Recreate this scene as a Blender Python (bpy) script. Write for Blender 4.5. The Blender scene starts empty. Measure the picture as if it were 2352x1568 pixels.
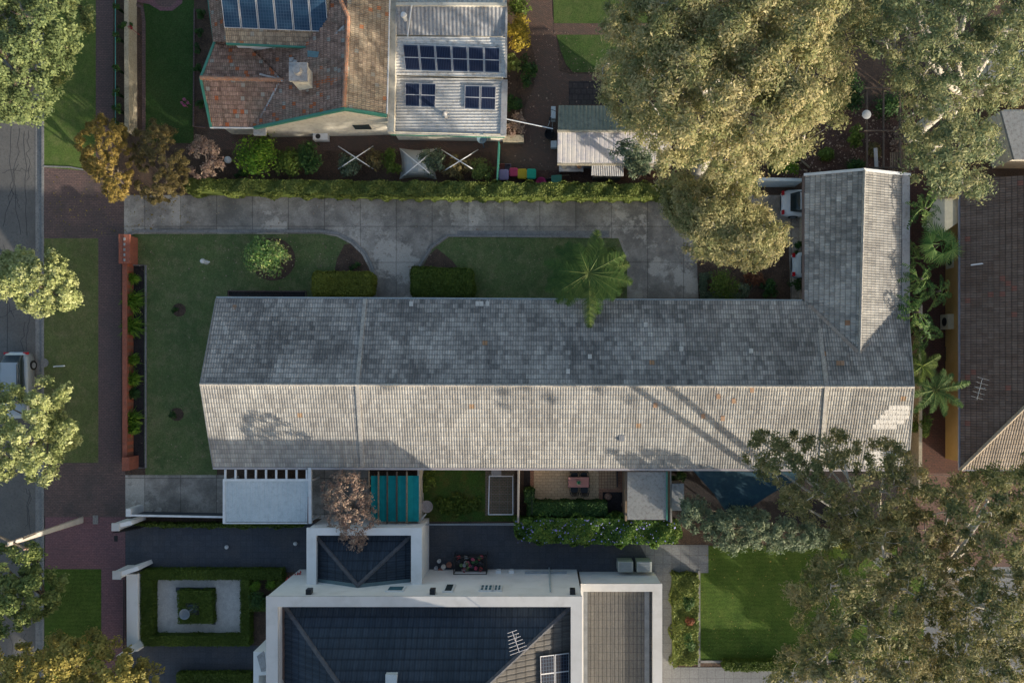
import bpy, bmesh, math
import numpy as np
from mathutils import Vector, Matrix

# ------------------------------------------------------------ camera, sky, sun
sc = bpy.context.scene
COL = sc.collection
H, S, NX, NY = 52.0, 33.6, 1240.0, 850.0       # camera height, ground scale, point straight below the camera
cam = bpy.data.cameras.new('camera'); camo = bpy.data.objects.new('camera', cam); COL.objects.link(camo)
camo.location = (0, 0, H); camo.rotation_euler = (0, 0, 0)
cam.sensor_width = 36; cam.lens = 36 * H / (2352 / S)
cam.shift_x = (1176 - NX) / 2352; cam.shift_y = -(784 - NY) / 2352
cam.clip_start = 1; cam.clip_end = 3000
sc.camera = camo
SUN_EL = math.radians(12); SUN_AZ = math.atan2(.80, -.60)
sund = Vector((math.cos(SUN_EL) * math.sin(SUN_AZ), math.cos(SUN_EL) * math.cos(SUN_AZ), math.sin(SUN_EL)))
w = bpy.data.worlds.new('World'); sc.world = w; w.use_nodes = True
nt = w.node_tree; bg = nt.nodes['Background']
sky = nt.nodes.new('ShaderNodeTexSky'); sky.sky_type = 'NISHITA'; sky.sun_disc = False
sky.dust_density = 1.8; sky.ozone_density = .6; sky.sun_elevation = SUN_EL; sky.sun_rotation = SUN_AZ
nt.links.new(sky.outputs[0], bg.inputs[0]); bg.inputs[1].default_value = 0.138
sl = bpy.data.lights.new('sun', 'SUN'); so = bpy.data.objects.new('sun', sl); COL.objects.link(so)
sl.energy = 3.75; sl.angle = math.radians(0.6); sl.color = (1.0, .90, .75)
so.rotation_euler = sund.to_track_quat('Z', 'Y').to_euler(); so.location = (0, 0, 60)
sc.view_settings.view_transform = 'Standard'; sc.view_settings.look = 'None'
sc.view_settings.exposure = 0.92; sc.view_settings.gamma = 1
try: sc.view_settings.use_curve_mapping = False
except Exception: pass

R_ = np.random.default_rng(7)
WL = {}

# ------------------------------------------------------------ helpers
def P(px, py, z=0.0):
    k = (H - z) / H / S
    return ((px - NX) * k, -(py - NY) * k, z)
def G2(px, py):                                  # plan metres from ground position
    return ((px - NX) / S, -(py - NY) / S)
def rect(x0, y0, x1, y1): return [(x0, y0), (x1, y0), (x1, y1), (x0, y1)]

class MB:
    def __init__(s): s.V = []; s.F = []; s.n = 0; s.A = []
    def add(s, vs, fs, a=0.5):
        s.V.append(np.asarray(vs, float)); s.F += [tuple(i + s.n for i in f) for f in fs]
        s.A += [a] * len(fs); s.n += len(vs); return s
    def addq(s, vs, nq, a):                      # nq separate quads
        s.V.append(np.asarray(vs, float))
        idx = (np.arange(nq * 4).reshape(-1, 4) + s.n).tolist()
        s.F += idx; s.A += list(a); s.n += len(vs); return s
    def prism(s, pts, z0, z1, a=.5):             # pts: world xy list
        n = len(pts)
        ar = sum(pts[i][0] * pts[(i + 1) % n][1] - pts[(i + 1) % n][0] * pts[i][1] for i in range(n))
        if ar < 0: pts = pts[::-1]
        vs = [(x, y, z0) for x, y in pts] + [(x, y, z1) for x, y in pts]
        fs = [tuple(range(n, 2 * n)), tuple(range(n - 1, -1, -1))] + [(i, (i + 1) % n, n + (i + 1) % n, n + i) for i in range(n)]
        return s.add(vs, fs, a)
    def box(s, x0, y0, z0, x1, y1, z1, a=.5):
        return s.prism([(min(x0, x1), min(y0, y1)), (max(x0, x1), min(y0, y1)), (max(x0, x1), max(y0, y1)), (min(x0, x1), max(y0, y1))], z0, z1, a)
    def pbox(s, x0, y0, x1, y1, z0, z1):         # box whose TOP is seen at these plan pixels
        a = P(x0, y0, z1); b = P(x1, y1, z1)
        return s.box(a[0], a[1], z0, b[0], b[1], z1)
    def pprism(s, poly, z0, z1): return s.prism([P(x, y, z1)[:2] for x, y in poly], z0, z1)
    def bar(s, p, q, wd, ht):                    # rectangular bar between two 3d points, top through the line
        p = Vector(p); q = Vector(q); d = (q - p); L = d.length; d.normalize()
        up = Vector((0, 0, 1)) if abs(d.z) < .98 else Vector((1, 0, 0))
        sd = d.cross(up).normalized(); u = sd.cross(d).normalized()
        vs = []
        for c in (p, q):
            for (i, j) in ((-1, -1), (1, -1), (1, 0), (-1, 0)): vs.append(tuple(c + sd * i * wd / 2 + u * j * ht))
        return s.add(vs, [(0, 1, 2, 3), (7, 6, 5, 4), (0, 4, 5, 1), (1, 5, 6, 2), (2, 6, 7, 3), (3, 7, 4, 0)])
    def tube(s, pts, rad, seg=6, a=.5):
        pts = [Vector(p) for p in pts]; n = len(pts)
        if not hasattr(rad, '__len__'): rad = [rad] * n
        vs = []; prev = None
        for i, p in enumerate(pts):
            d = (pts[min(i + 1, n - 1)] - pts[max(i - 1, 0)])
            if d.length < 1e-6: d = Vector((0, 0, 1))
            d.normalize()
            ref = prev if prev is not None else (Vector((1, 0, 0)) if abs(d.z) > .8 else Vector((0, 0, 1)))
            sd = ref - d * ref.dot(d)
            if sd.length < 1e-4: sd = d.orthogonal()
            sd.normalize(); prev = sd; t = d.cross(sd)
            for k in range(seg):
                an = 2 * math.pi * k / seg
                vs.append(tuple(p + (sd * math.cos(an) + t * math.sin(an)) * rad[i]))
        fs = [(i * seg + k, i * seg + (k + 1) % seg, (i + 1) * seg + (k + 1) % seg, (i + 1) * seg + k) for i in range(n - 1) for k in range(seg)]
        fs += [tuple(range(seg - 1, -1, -1)), tuple(range((n - 1) * seg, n * seg))]
        return s.add(vs, fs, a)
    def lathe(s, c, prof, seg=16, a=.5):         # prof: (r, z)
        vs = [(c[0] + r * math.cos(2 * math.pi * k / seg), c[1] + r * math.sin(2 * math.pi * k / seg), c[2] + z) for r, z in prof for k in range(seg)]
        m = len(prof)
        fs = [(i * seg + k, i * seg + (k + 1) % seg, (i + 1) * seg + (k + 1) % seg, (i + 1) * seg + k) for i in range(m - 1) for k in range(seg)]
        fs += [tuple(range(seg - 1, -1, -1)), tuple(range((m - 1) * seg, m * seg))]
        return s.add(vs, fs, a)

def thing(name, label, cat, loc=(0, 0, 0), group=None):
    o = bpy.data.objects.new(name, None); COL.objects.link(o); o.location = loc; o.empty_display_size = .3
    o['label'] = label; o['category'] = cat
    if group: o['group'] = group
    WL[o.name] = Vector(loc); return o
def tag(o, label, cat, group=None):
    o['label'] = label; o['category'] = cat
    if group: o['group'] = group
    return o
def obj(name, mb, mat, parent=None, uv=None, smooth=False, label=None):
    V = np.vstack(mb.V) if mb.V else np.zeros((0, 3))
    if parent is not None: off = np.array(WL[parent.name])
    else: off = np.array([V[:, 0].mean(), V[:, 1].mean(), V[:, 2].min()])
    me = bpy.data.meshes.new(name); F = mb.F
    me.from_pydata((V - off).tolist(), [], [list(f) for f in F]); 
    at = me.attributes.new('rnd', 'FLOAT', 'FACE'); at.data.foreach_set('value', np.array(mb.A, np.float32))
    me.materials.append(mat); me.update()
    if smooth: me.shade_smooth()
    o = bpy.data.objects.new(name, me); COL.objects.link(o)
    WL[o.name] = Vector(off)
    if parent is not None: o.parent = parent; o.location = (0, 0, 0)
    else: o.location = off
    if label: o['label'] = label
    return o
def struct(name, mb, mat):
    o = obj(name, mb, mat); o['kind'] = 'structure'; return o
def sheet(name, poly, lvl, mat, z=0):
    mb = MB(); zz = z + .004 * lvl
    pts = [P(x, y, 0)[:2] for x, y in poly]; n = len(pts)
    ar = sum(pts[i][0] * pts[(i + 1) % n][1] - pts[(i + 1) % n][0] * pts[i][1] for i in range(n))
    if ar < 0: pts = pts[::-1]
    mb.add([(x, y, zz) for x, y in pts], [tuple(range(n))])
    return struct(name, mb, mat)
def ribbon(mb, px, wd, z0, z1):                  # raised strip along a pixel polyline
    pts = [Vector(P(x, y, z1)) for x, y in px]
    L = []; R = []
    for i, p in enumerate(pts):
        d = pts[min(i + 1, len(pts) - 1)] - pts[max(i - 1, 0)]; d.z = 0; d.normalize()
        nn = Vector((-d.y, d.x, 0)) * wd / 2; L.append(p + nn); R.append(p - nn)
    n = len(pts); vs = [tuple(v) for v in L] + [tuple(v) for v in R] + [(v.x, v.y, z0) for v in L] + [(v.x, v.y, z0) for v in R]
    fs = []
    for i in range(n - 1):
        fs += [(n + i, n + i + 1, i + 1, i), (i, i + 1, 2 * n + i + 1, 2 * n + i), (n + i + 1, n + i, 3 * n + i, 3 * n + i + 1)]
    fs += [(0, 2 * n, 3 * n, n), (n - 1, 2 * n - 1, 4 * n - 1, 3 * n - 1)]
    mb.add(vs, fs)
def copy_tree(o, parent=None):
    c = o.copy(); COL.objects.link(c); c.parent = parent
    WL[c.name] = WL.get(o.name, Vector())
    for ch in [x for x in bpy.data.objects if x.parent == o]: copy_tree(ch, c)
    return c

# ------------------------------------------------------------ materials
class NT:
    def __init__(s, name, rough=.8, spec=.3, metal=0):
        s.m = bpy.data.materials.new(name); s.m.use_nodes = True; s.t = s.m.node_tree
        s.b = s.t.nodes['Principled BSDF']; s.out = s.t.nodes['Material Output']
        s.b.inputs['Roughness'].default_value = rough; s.b.inputs['Specular IOR Level'].default_value = spec
        s.b.inputs['Metallic'].default_value = metal
    def n(s, t, **k):
        nd = s.t.nodes.new(t)
        for a, v in k.items():
            if a.startswith('i_'):
                key = a[2:].replace('_', ' '); key = int(key) if key.isdigit() else key
                if hasattr(v, 'node'): s.t.links.new(v, nd.inputs[key])
                else: nd.inputs[key].default_value = v
            else: setattr(nd, a, v)
        return nd
    def l(s, a, b): s.t.links.new(a, b)
    def pos(s): return s.n('ShaderNodeNewGeometry').outputs['Position']
    def noise(s, sc_, det=4, rough=.6, vec=None):
        return s.n('ShaderNodeTexNoise', i_Vector=vec or s.pos(), i_Scale=sc_, i_Detail=det, i_Roughness=rough).outputs['Fac']
    def ramp(s, fac, stops, interp='LINEAR'):
        r = s.n('ShaderNodeValToRGB'); s.l(fac, r.inputs[0]); cr = r.color_ramp; cr.interpolation = interp
        while len(cr.elements) < len(stops): cr.elements.new(.5)
        for e, (p, c) in zip(cr.elements, stops):
            e.position = p; e.color = (*c, 1) if hasattr(c, '__len__') else (c, c, c, 1)
        return r.outputs[0]
    def mix(s, fac, a, b, mode='MIX'):
        m = s.n('ShaderNodeMix', data_type='RGBA', blend_type=mode)
        for i, v in ((0, fac), (6, a), (7, b)):
            if hasattr(v, 'node'): s.l(v, m.inputs[i])
            elif i == 0: m.inputs[0].default_value = v
            else: m.inputs[i].default_value = (*v, 1) if len(v) == 3 else v
        return m.outputs[2]
    def math(s, op, a, b=0):
        m = s.n('ShaderNodeMath', operation=op)
        for i, v in ((0, a), (1, b)):
            if hasattr(v, 'node'): s.l(v, m.inputs[i])
            else: m.inputs[i].default_value = v
        return m.outputs[0]
    def col(s, c): s.l(c, s.b.inputs['Base Color']); return s
    def bump(s, h, st=.5, d=.02):
        b = s.n('ShaderNodeBump', i_Height=h, i_Strength=st, i_Distance=d); s.l(b.outputs[0], s.b.inputs['Normal']); return s

def M_noise(name, c1, c2, sc1=1.5, c3=None, sc2=12, rough=.85, bump=.3, spec=.25, metal=0, lo=.35, hi=.65, grain=.2):
    m = NT(name, rough, spec, metal)
    a = m.ramp(m.noise(sc1), [(lo, c1), (hi, c2)])
    if c3: a = m.mix(m.ramp(m.noise(sc2, 3), [(.48, 0.0), (.72, 1.0)]), a, c3)
    f = m.noise(38, 2)
    a = m.mix(1, a, m.ramp(f, [(.3, 1 - grain), (.7, 1 + grain)]), 'MULTIPLY')
    m.col(a)
    if bump: m.bump(m.noise(sc2 * 2, 3), bump, .03)
    return m.m
def M_plain(name, c, rough=.5, spec=.4, metal=0, var=.12):
    m = NT(name, rough, spec, metal)
    a = m.ramp(m.noise(2.2, 5), [(.3, tuple(x * (1 - var) for x in c)), (.7, tuple(min(1, x * (1 + var)) for x in c))])
    m.col(a); return m.m
def M_grass(name, dark, mid, dry, stripes=None):
    m = NT(name, .9, .15)
    a = m.ramp(m.noise(.55, 5), [(.3, dark), (.68, mid)])
    a = m.mix(m.ramp(m.noise(1.3, 7, .75), [(.47, 0.0), (.72, .9)]), a, dry)
    a = m.mix(m.ramp(m.noise(.33, 5, .6), [(.52, 0.0), (.7, .45)]), a, dry)
    a = m.mix(1, a, m.ramp(m.noise(14, 4, .75), [(.25, .45), (.75, 1.65)]), 'MULTIPLY')
    if stripes:
        wv = m.n('ShaderNodeTexWave', i_Vector=m.pos(), i_Scale=1.1, i_Distortion=3.5, bands_direction=stripes).outputs['Fac']
        wv.node.inputs['Detail Scale'].default_value = 1.5
        a = m.mix(1, a, m.ramp(wv, [(.2, .93), (.8, 1.07)]), 'MULTIPLY')
    m.col(a); m.bump(m.noise(24, 4, .8), .9, .06); return m.m
def M_brick(name, c1, c2, mortar, bw=.23, bh=.115, ms=.012, rot=0, dirt=(.1, .09, .08), dirtf=.5, offs=.5, bumpd=.01):
    m = NT(name, .85, .25)
    mp = m.n('ShaderNodeMapping', i_Vector=m.pos()); mp.inputs['Rotation'].default_value = (0, 0, rot)
    b = m.n('ShaderNodeTexBrick', i_Vector=mp.outputs[0], i_Scale=1.0, offset=offs)
    b.inputs['Color1'].default_value = (*c1, 1); b.inputs['Color2'].default_value = (*c2, 1); b.inputs['Mortar'].default_value = (*mortar, 1)
    b.inputs['Brick Width'].default_value = bw; b.inputs['Row Height'].default_value = bh
    b.inputs['Mortar Size'].default_value = ms; b.inputs['Mortar Smooth'].default_value = .3
    a = m.mix(m.ramp(m.noise(.5, 6, .65), [(.42, 0.0), (.72, dirtf)]), b.outputs['Color'], dirt)
    a = m.mix(1, a, m.ramp(m.noise(9, 4, .7), [(.25, .72), (.75, 1.25)]), 'MULTIPLY')
    m.col(a); m.bump(m.math('SUBTRACT', 1, b.outputs['Fac']), .5, bumpd); return m.m
def M_leaf(name, c0, c1, c2, tr=.22, rough=.6):
    m = NT(name, rough, .25)
    at = m.n('ShaderNodeAttribute', attribute_name='rnd').outputs['Fac']
    a = m.ramp(at, [(0.05, c0), (.5, c1), (.95, c2)])
    a = m.mix(1, a, m.ramp(m.noise(.7, 3), [(.3, .82), (.7, 1.18)]), 'MULTIPLY')
    m.col(a)
    tl = m.n('ShaderNodeBsdfTranslucent'); m.l(a, tl.inputs[0])
    mx = m.n('ShaderNodeMixShader'); mx.inputs[0].default_value = tr
    m.l(m.b.outputs[0], mx.inputs[1]); m.l(tl.outputs[0], mx.inputs[2]); m.l(mx.outputs[0], m.out.inputs[0])
    return m.m
def M_tile(name, dark, light, warm=(.35, .16, .08), warm_p=.006, pale_p=.01, tw=.33, ch=.32, lich=(.12, .11, .1), lf=.6, blotch=.35, stag=.5, var=.5, pale=(.6, .58, .55), joint_shade=.55):
    m = NT(name, .85, .2)
    uv = m.n('ShaderNodeUVMap').outputs[0]; sp = m.n('ShaderNodeSeparateXYZ', i_Vector=uv)
    row = m.math('FLOOR', m.math('DIVIDE', sp.outputs[1], ch))
    par = m.math('MULTIPLY', m.math('MODULO', m.math('ABSOLUTE', row), 2), stag)
    cx = m.math('FLOOR', m.math('ADD', m.math('DIVIDE', sp.outputs[0], tw), par))
    cv = m.n('ShaderNodeCombineXYZ', i_X=cx, i_Y=row).outputs[0]
    wn = m.n('ShaderNodeTexWhiteNoise', noise_dimensions='3D', i_Vector=cv).outputs['Value']
    wn2 = m.n('ShaderNodeTexWhiteNoise', noise_dimensions='3D', i_Vector=m.n('ShaderNodeVectorMath', operation='ADD', i_0=cv, i_1=(53.3, 11.7, 3)).outputs[0]).outputs['Value']
    pt = m.noise(.11, 3, .55, vec=cv)                     # blotches that follow whole tiles
    f = m.math('ADD', m.math('MULTIPLY', wn, var), m.math('MULTIPLY', m.math('SUBTRACT', pt, .25), 1.1))
    a = m.ramp(f, [(.2, dark), (.85, light)])
    a = m.mix(m.ramp(m.noise(.45, 6, .7), [(.5, 0.0), (.75, lf)]), a, lich)
    sv = m.n('ShaderNodeCombineXYZ', i_X=m.math('MULTIPLY', sp.outputs[0], 2.6), i_Y=m.math('MULTIPLY', sp.outputs[1], .35)).outputs[0]
    a = m.mix(1, a, m.ramp(m.noise(1.0, 5, .7, vec=sv), [(.3, .74), (.65, 1.16)]), 'MULTIPLY')
    a = m.mix(1, a, m.ramp(m.noise(7, 5, .7), [(.25, 1 - blotch), (.75, 1 + blotch * .6)]), 'MULTIPLY')
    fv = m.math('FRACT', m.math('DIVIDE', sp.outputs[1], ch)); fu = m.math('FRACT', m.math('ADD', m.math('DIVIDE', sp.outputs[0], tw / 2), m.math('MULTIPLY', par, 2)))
    jn = m.math('MAXIMUM', m.math('MULTIPLY', m.math('LESS_THAN', fv, .16), 1.0), m.math('MULTIPLY', m.math('LESS_THAN', fu, .26), .62))  # course and roll edges darkened: gap shade painted into the tile colour
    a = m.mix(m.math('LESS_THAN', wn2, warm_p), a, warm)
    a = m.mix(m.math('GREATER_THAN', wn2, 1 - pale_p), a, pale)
    a = m.mix(m.math('MULTIPLY', jn, joint_shade), a, tuple(x * .35 for x in dark))
    m.col(a); m.bump(m.noise(30, 2), .25, .01); return m.m
def M_panel(name, c1, c2, nx, ny, mid=False):
    m = NT(name, .16, .25)
    uv = m.n('ShaderNodeUVMap').outputs[0]; sp = m.n('ShaderNodeSeparateXYZ', i_Vector=uv)
    fx = m.math('FRACT', m.math('MULTIPLY', sp.outputs[0], nx)); fy = m.math('FRACT', m.math('MULTIPLY', sp.outputs[1], ny))
    def edge(f, w): return m.math('GREATER_THAN', m.math('ABSOLUTE', m.math('SUBTRACT', f, .5)), .5 - w)
    e = m.math('MAXIMUM', edge(fx, .1), edge(fy, .07))
    a = m.ramp(m.noise(.9, 4), [(.35, c1), (.7, c2)])
    a = m.mix(m.math('MULTIPLY', e, .4), a, (.10, .15, .22))
    def frame(f, w): return m.math('GREATER_THAN', m.math('ABSOLUTE', m.math('SUBTRACT', f, .5)), .5 - w)
    fr = m.math('MAXIMUM', frame(sp.outputs[0], .035), frame(sp.outputs[1], .022))
    if mid: fr = m.math('MAXIMUM', fr, m.math('LESS_THAN', m.math('ABSOLUTE', m.math('SUBTRACT', sp.outputs[1], .5)), .016))
    m.col(m.mix(fr, a, (.5, .5, .52))); return m.m

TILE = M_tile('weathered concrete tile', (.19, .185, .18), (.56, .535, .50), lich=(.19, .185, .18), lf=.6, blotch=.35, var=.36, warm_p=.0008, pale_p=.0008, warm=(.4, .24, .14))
TILES = M_tile('concrete tile in sunlit tones', (.30, .285, .265), (.48, .46, .42), lich=(.30, .285, .265), lf=.4, blotch=.16, var=.45, warm_p=.0015, pale_p=.0008, warm=(.36, .24, .15), joint_shade=.5)  # sunlit-slope copy of the tile; light put into its evener colours
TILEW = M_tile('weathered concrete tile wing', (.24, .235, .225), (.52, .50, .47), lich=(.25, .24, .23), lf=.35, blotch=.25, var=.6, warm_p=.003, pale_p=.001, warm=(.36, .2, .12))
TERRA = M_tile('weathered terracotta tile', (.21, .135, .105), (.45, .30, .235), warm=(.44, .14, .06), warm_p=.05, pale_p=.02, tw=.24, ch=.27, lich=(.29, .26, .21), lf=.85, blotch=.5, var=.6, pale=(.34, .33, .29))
TERRAL = M_tile('lichen and sun toned terracotta tile', (.26, .20, .15), (.46, .37, .27), warm=(.42, .18, .09), warm_p=.02, pale_p=.01, tw=.24, ch=.27, lich=(.40, .37, .28), lf=1.0, blotch=.45, var=.6, pale=(.34, .33, .29))  # lichen colours plus a lighter sunlit tone put into the tile
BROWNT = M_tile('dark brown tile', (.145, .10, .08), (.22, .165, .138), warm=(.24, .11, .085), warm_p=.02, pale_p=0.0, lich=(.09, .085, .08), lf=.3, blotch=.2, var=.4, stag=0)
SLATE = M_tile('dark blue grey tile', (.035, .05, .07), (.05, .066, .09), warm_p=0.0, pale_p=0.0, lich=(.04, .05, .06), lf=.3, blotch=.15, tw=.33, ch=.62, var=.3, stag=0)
RIDGE_C = M_noise('ridge mortar pale', (.34, .32, .30), (.44, .42, .38), 2, (.22, .21, .2), 9)
RIDGE_T = M_noise('ridge terracotta', (.38, .17, .10), (.46, .26, .17), 3, (.22, .19, .16), 9)
RIDGE_D = M_noise('ridge dark', (.075, .08, .095), (.11, .11, .12), 3)
ASPH = M_noise('road asphalt', (.125, .12, .115), (.165, .158, .15), .5, (.11, .105, .10), 6, bump=.25)
DARKDRIVE = M_noise('dark driveway paving', (.055, .063, .078), (.075, .083, .10), .6, (.045, .052, .065), 5, bump=.2)
DARKBR = M_brick('dark charcoal pavers', (.058, .066, .083), (.07, .08, .098), (.052, .059, .074), .4, .4, .02, dirt=(.105, .10, .10), dirtf=.55, offs=0)
GREYPAVE = M_brick('pale grey stone paving', (.20, .205, .21), (.225, .23, .235), (.15, .15, .155), .6, .6, .02, dirt=(.15, .15, .15), dirtf=.4, offs=0)
CONC = None
def M_conc(name, base, light, dark):
    m = NT(name, .9, .2)
    b = m.n('ShaderNodeTexBrick', i_Vector=m.pos(), i_Scale=1.0, offset=0.0)
    b.inputs['Brick Width'].default_value = 2.45; b.inputs['Row Height'].default_value = 2.45
    b.inputs['Mortar Size'].default_value = .028; b.inputs['Mortar Smooth'].default_value = .5
    for k, v in (('Color1', .84), ('Color2', 1.12), ('Mortar', .45)): b.inputs[k].default_value = (v, v, v, 1)
    a = m.ramp(m.noise(.35, 7, .7), [(.40, dark), (.5, base), (.60, light)])
    a = m.mix(m.ramp(m.noise(1.1, 8, .75), [(.52, 0.0), (.58, .7)]), a, dark)
    a = m.mix(m.ramp(m.noise(.23, 7, .72), [(.54, 0.0), (.58, .8)]), a, tuple(x * 1.3 for x in light))
    a = m.mix(1, a, m.ramp(m.noise(10, 5, .8), [(.25, .7), (.75, 1.25)]), 'MULTIPLY')
    a = m.mix(1, a, b.outputs['Color'], 'MULTIPLY')
    m.col(a); m.bump(m.noise(18, 4), .3, .01); return m.m
CONC = M_conc('stained concrete', (.335, .30, .262), (.45, .405, .355), (.225, .203, .18))
KERB = M_noise('kerb concrete', (.21, .205, .2), (.28, .27, .26), 1.2, (.15, .15, .15), 8)
PAVER = M_brick('brown clay pavers', (.205, .13, .115), (.15, .10, .092), (.07, .06, .058), dirt=(.075, .068, .064), dirtf=.8)
PAVER2 = M_brick('footpath clay pavers', (.18, .115, .11), (.14, .095, .092), (.065, .055, .055), dirt=(.08, .07, .07), dirtf=.5)
PINK = M_brick('pink pavers', (.25, .125, .135), (.19, .105, .115), (.12, .07, .08), dirt=(.12, .08, .09), dirtf=.4)
REDP = M_brick('red brick paving', (.17, .10, .075), (.12, .08, .065), (.07, .055, .045), dirt=(.09, .075, .06), dirtf=.6, rot=.6)
REDD = M_brick('dark red brick paving', (.13, .06, .045), (.10, .05, .04), (.05, .035, .03), dirt=(.06, .04, .03), dirtf=.5)
TANP = M_brick('tan basket pavers', (.62, .47, .30), (.54, .41, .26), (.30, .2, .12), .4, .2, .014, dirt=(.45, .34, .22), dirtf=.4)
TANP2 = M_brick('small tan pavers', (.52, .34, .2), (.45, .3, .18), (.14, .08, .05), .2, .2, .014, offs=0)
TANR = M_brick('terracotta paver border', (.42, .21, .13), (.36, .19, .12), (.12, .07, .05), .23, .115, .01)
LAWN = M_grass('shaded front lawn', (.085, .125, .048), (.125, .165, .062), (.21, .20, .10))
LAWN2 = M_grass('verge lawn', (.10, .12, .045), (.13, .16, .055), (.2, .18, .09))
LAWN3 = M_grass('lush lawn', (.045, .085, .014), (.075, .125, .02), (.10, .14, .028), 'Y')
LAWN4 = M_grass('mossy lawn', (.045, .075, .02), (.055, .12, .02), (.13, .10, .03))
SOIL = M_noise('mulch and leaf litter', (.055, .038, .03), (.095, .065, .05), 1.2, (.16, .10, .065), 14, bump=.8)
REDM = M_noise('red leaf litter', (.06, .034, .028), (.10, .052, .04), 1.3, (.17, .10, .075), 15, bump=.8)
BLACKSOIL = M_noise('dark garden soil', (.015, .014, .016), (.03, .027, .028), 2, (.06, .05, .05), 20, bump=.6)
GRAVEL = M_noise('pale gravel', (.50, .48, .46), (.62, .60, .57), 3, (.36, .34, .32), 40, bump=.7)
BLUEST = M_noise('bluestone edging', (.065, .075, .095), (.09, .1, .12), 2)
WHITEW = M_noise('white rendered wall', (.74, .735, .72), (.80, .79, .78), .5, (.68, .67, .65), .8, bump=0, grain=.03)
WHITEP = M_noise('white parapet coping', (.52, .51, .50), (.57, .56, .55), .5, (.48, .47, .455), 1.1, bump=0, grain=.04)
CREAMW = M_noise('cream rendered wall', (.60, .55, .45), (.68, .63, .53), .6, (.48, .43, .35), 4, bump=0, grain=.03)
BRICKW = M_brick('cream brick wall', (.42, .34, .26), (.36, .29, .22), (.4, .38, .34))
OCHREW = M_noise('ochre wall', (.36, .24, .09), (.42, .28, .12), 1)
REDB = M_brick('red brick wall', (.42, .12, .065), (.34, .10, .055), (.26, .12, .08), .24, .24, .012, dirt=(.2, .08, .05), dirtf=.5)
GALV2 = M_noise('pale galvanised roof', (.46, .455, .44), (.56, .55, .53), .8, (.36, .34, .31), 5, rough=.6, bump=0, grain=.08)
GALV = M_noise('galvanised roof', (.30, .30, .305), (.39, .385, .385), .8, (.25, .23, .22), 5, rough=.55, spec=.4, metal=0, bump=0)
WHITEM = M_noise('cream metal roof', (.62, .60, .56), (.70, .68, .64), .7, (.42, .38, .33), 4, rough=.6, bump=0)
PALEBL = M_noise('pale blue metal roof', (.50, .55, .57), (.56, .61, .63), .6, (.44, .49, .51), 4, rough=.6, bump=0)
TANROOF = M_noise('tan flat roof', (.20, .175, .15), (.26, .225, .19), .4, (.15, .14, .13), 4, rough=.8, bump=.1)
GREENRF = M_noise('greenish fibre roof', (.17, .19, .15), (.24, .25, .20), .8, (.13, .14, .12), 4, rough=.7, bump=0)
LILACRF = M_noise('pale lilac metal roof', (.42, .39, .40), (.56, .52, .48), .6, (.36, .35, .40), 3, rough=.6, bump=0)
FLATGR = M_noise('grey flat roof', (.22, .23, .23), (.28, .285, .28), .7, (.17, .16, .16), 5, bump=.1)
GREENT = M_plain('green painted trim', (.055, .22, .16))
TEALM = M_plain('teal painted metal', (.04, .20, .20))
WHITEM2 = M_plain('white painted metal', (.68, .69, .70), .4)
GREYM = M_plain('grey metal', (.30, .33, .36), .45, .5, .3)
DARKM = M_plain('dark metal', (.02, .022, .026), .45)
BLACKP = M_plain('black painted iron', (.012, .012, .014), .4)
TIMBER = M_noise('weathered timber', (.20, .15, .10), (.30, .23, .16), 2, (.12, .09, .07), 12)
TIMBERD = M_noise('dark timber', (.07, .055, .045), (.11, .085, .07), 2)
STONE = M_noise('limestone coping', (.40, .34, .24), (.48, .42, .31), 1.5, (.28, .24, .18), 8)
GLASSD = M_plain('dark window glass', (.03, .045, .05), .08, .6)
GLASSB = M_plain('blue window glass', (.07, .16, .20), .1, .6)
TEALC = M_plain('teal shade cloth', (.012, .23, .23), .8, .1, 0, .12)
SAIL = M_noise('dark blue shade sail', (.010, .035, .055), (.014, .045, .07), .8, (.02, .06, .08), 3, bump=.05)
CARW = M_plain('white car paint', (.66, .69, .73), .25, .6, 0, .02)
CARS = M_plain('silver grey car paint', (.40, .44, .47), .3, .6, .3, .03)
TYRE = M_plain('tyre rubber', (.015, .015, .016), .8)
REDL = M_plain('red lamp', (.45, .01, .02), .3)
EUC_B = M_noise('pale gum bark', (.42, .40, .36), (.56, .53, .48), 2, (.27, .23, .19), 6)
BARK = M_noise('brown bark', (.12, .095, .075), (.17, .14, .11), 3, (.08, .06, .05), 12)
PAN1 = M_panel('blue solar panel', (.016, .038, .075), (.03, .075, .13), 6, 10)
PAN2 = M_panel('dark blue solar panel', (.008, .014, .042), (.02, .022, .045), 9, 1, True)
def MP(name, c, **k): return M_plain(name, c, **k)

L_EUC = M_leaf('golden gum leaves', (0.180, 0.208, 0.083), (0.335, 0.324, 0.148), (0.507, 0.441, 0.238), .38)
L_EUC2 = M_leaf('grey green gum leaves', (0.122, 0.172, 0.090), (0.215, 0.254, 0.123), (0.358, 0.351, 0.174), .38)
L_EUC3 = M_leaf('olive gum leaves', (0.109, 0.135, 0.053), (0.208, 0.211, 0.084), (0.367, 0.320, 0.158), .38)
L_BROAD = M_leaf('broad olive green leaves', (0.063, 0.094, 0.034), (0.138, 0.181, 0.069), (0.253, 0.300, 0.115))
L_GOLD = M_leaf('golden autumn leaves', (0.143, 0.110, 0.026), (0.264, 0.193, 0.046), (0.363, 0.253, 0.078))
L_OLIVE = M_leaf('olive brown leaves', (.085, .07, .025), (.15, .12, .045), (.24, .19, .08))
L_LIME = M_leaf('lime yellow leaves', (0.228, 0.266, 0.090), (0.388, 0.423, 0.164), (0.570, 0.580, 0.284), .3)
L_LIMED = M_leaf('mid green street leaves', (0.072, 0.108, 0.033), (0.156, 0.204, 0.058), (0.300, 0.336, 0.104))
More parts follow.
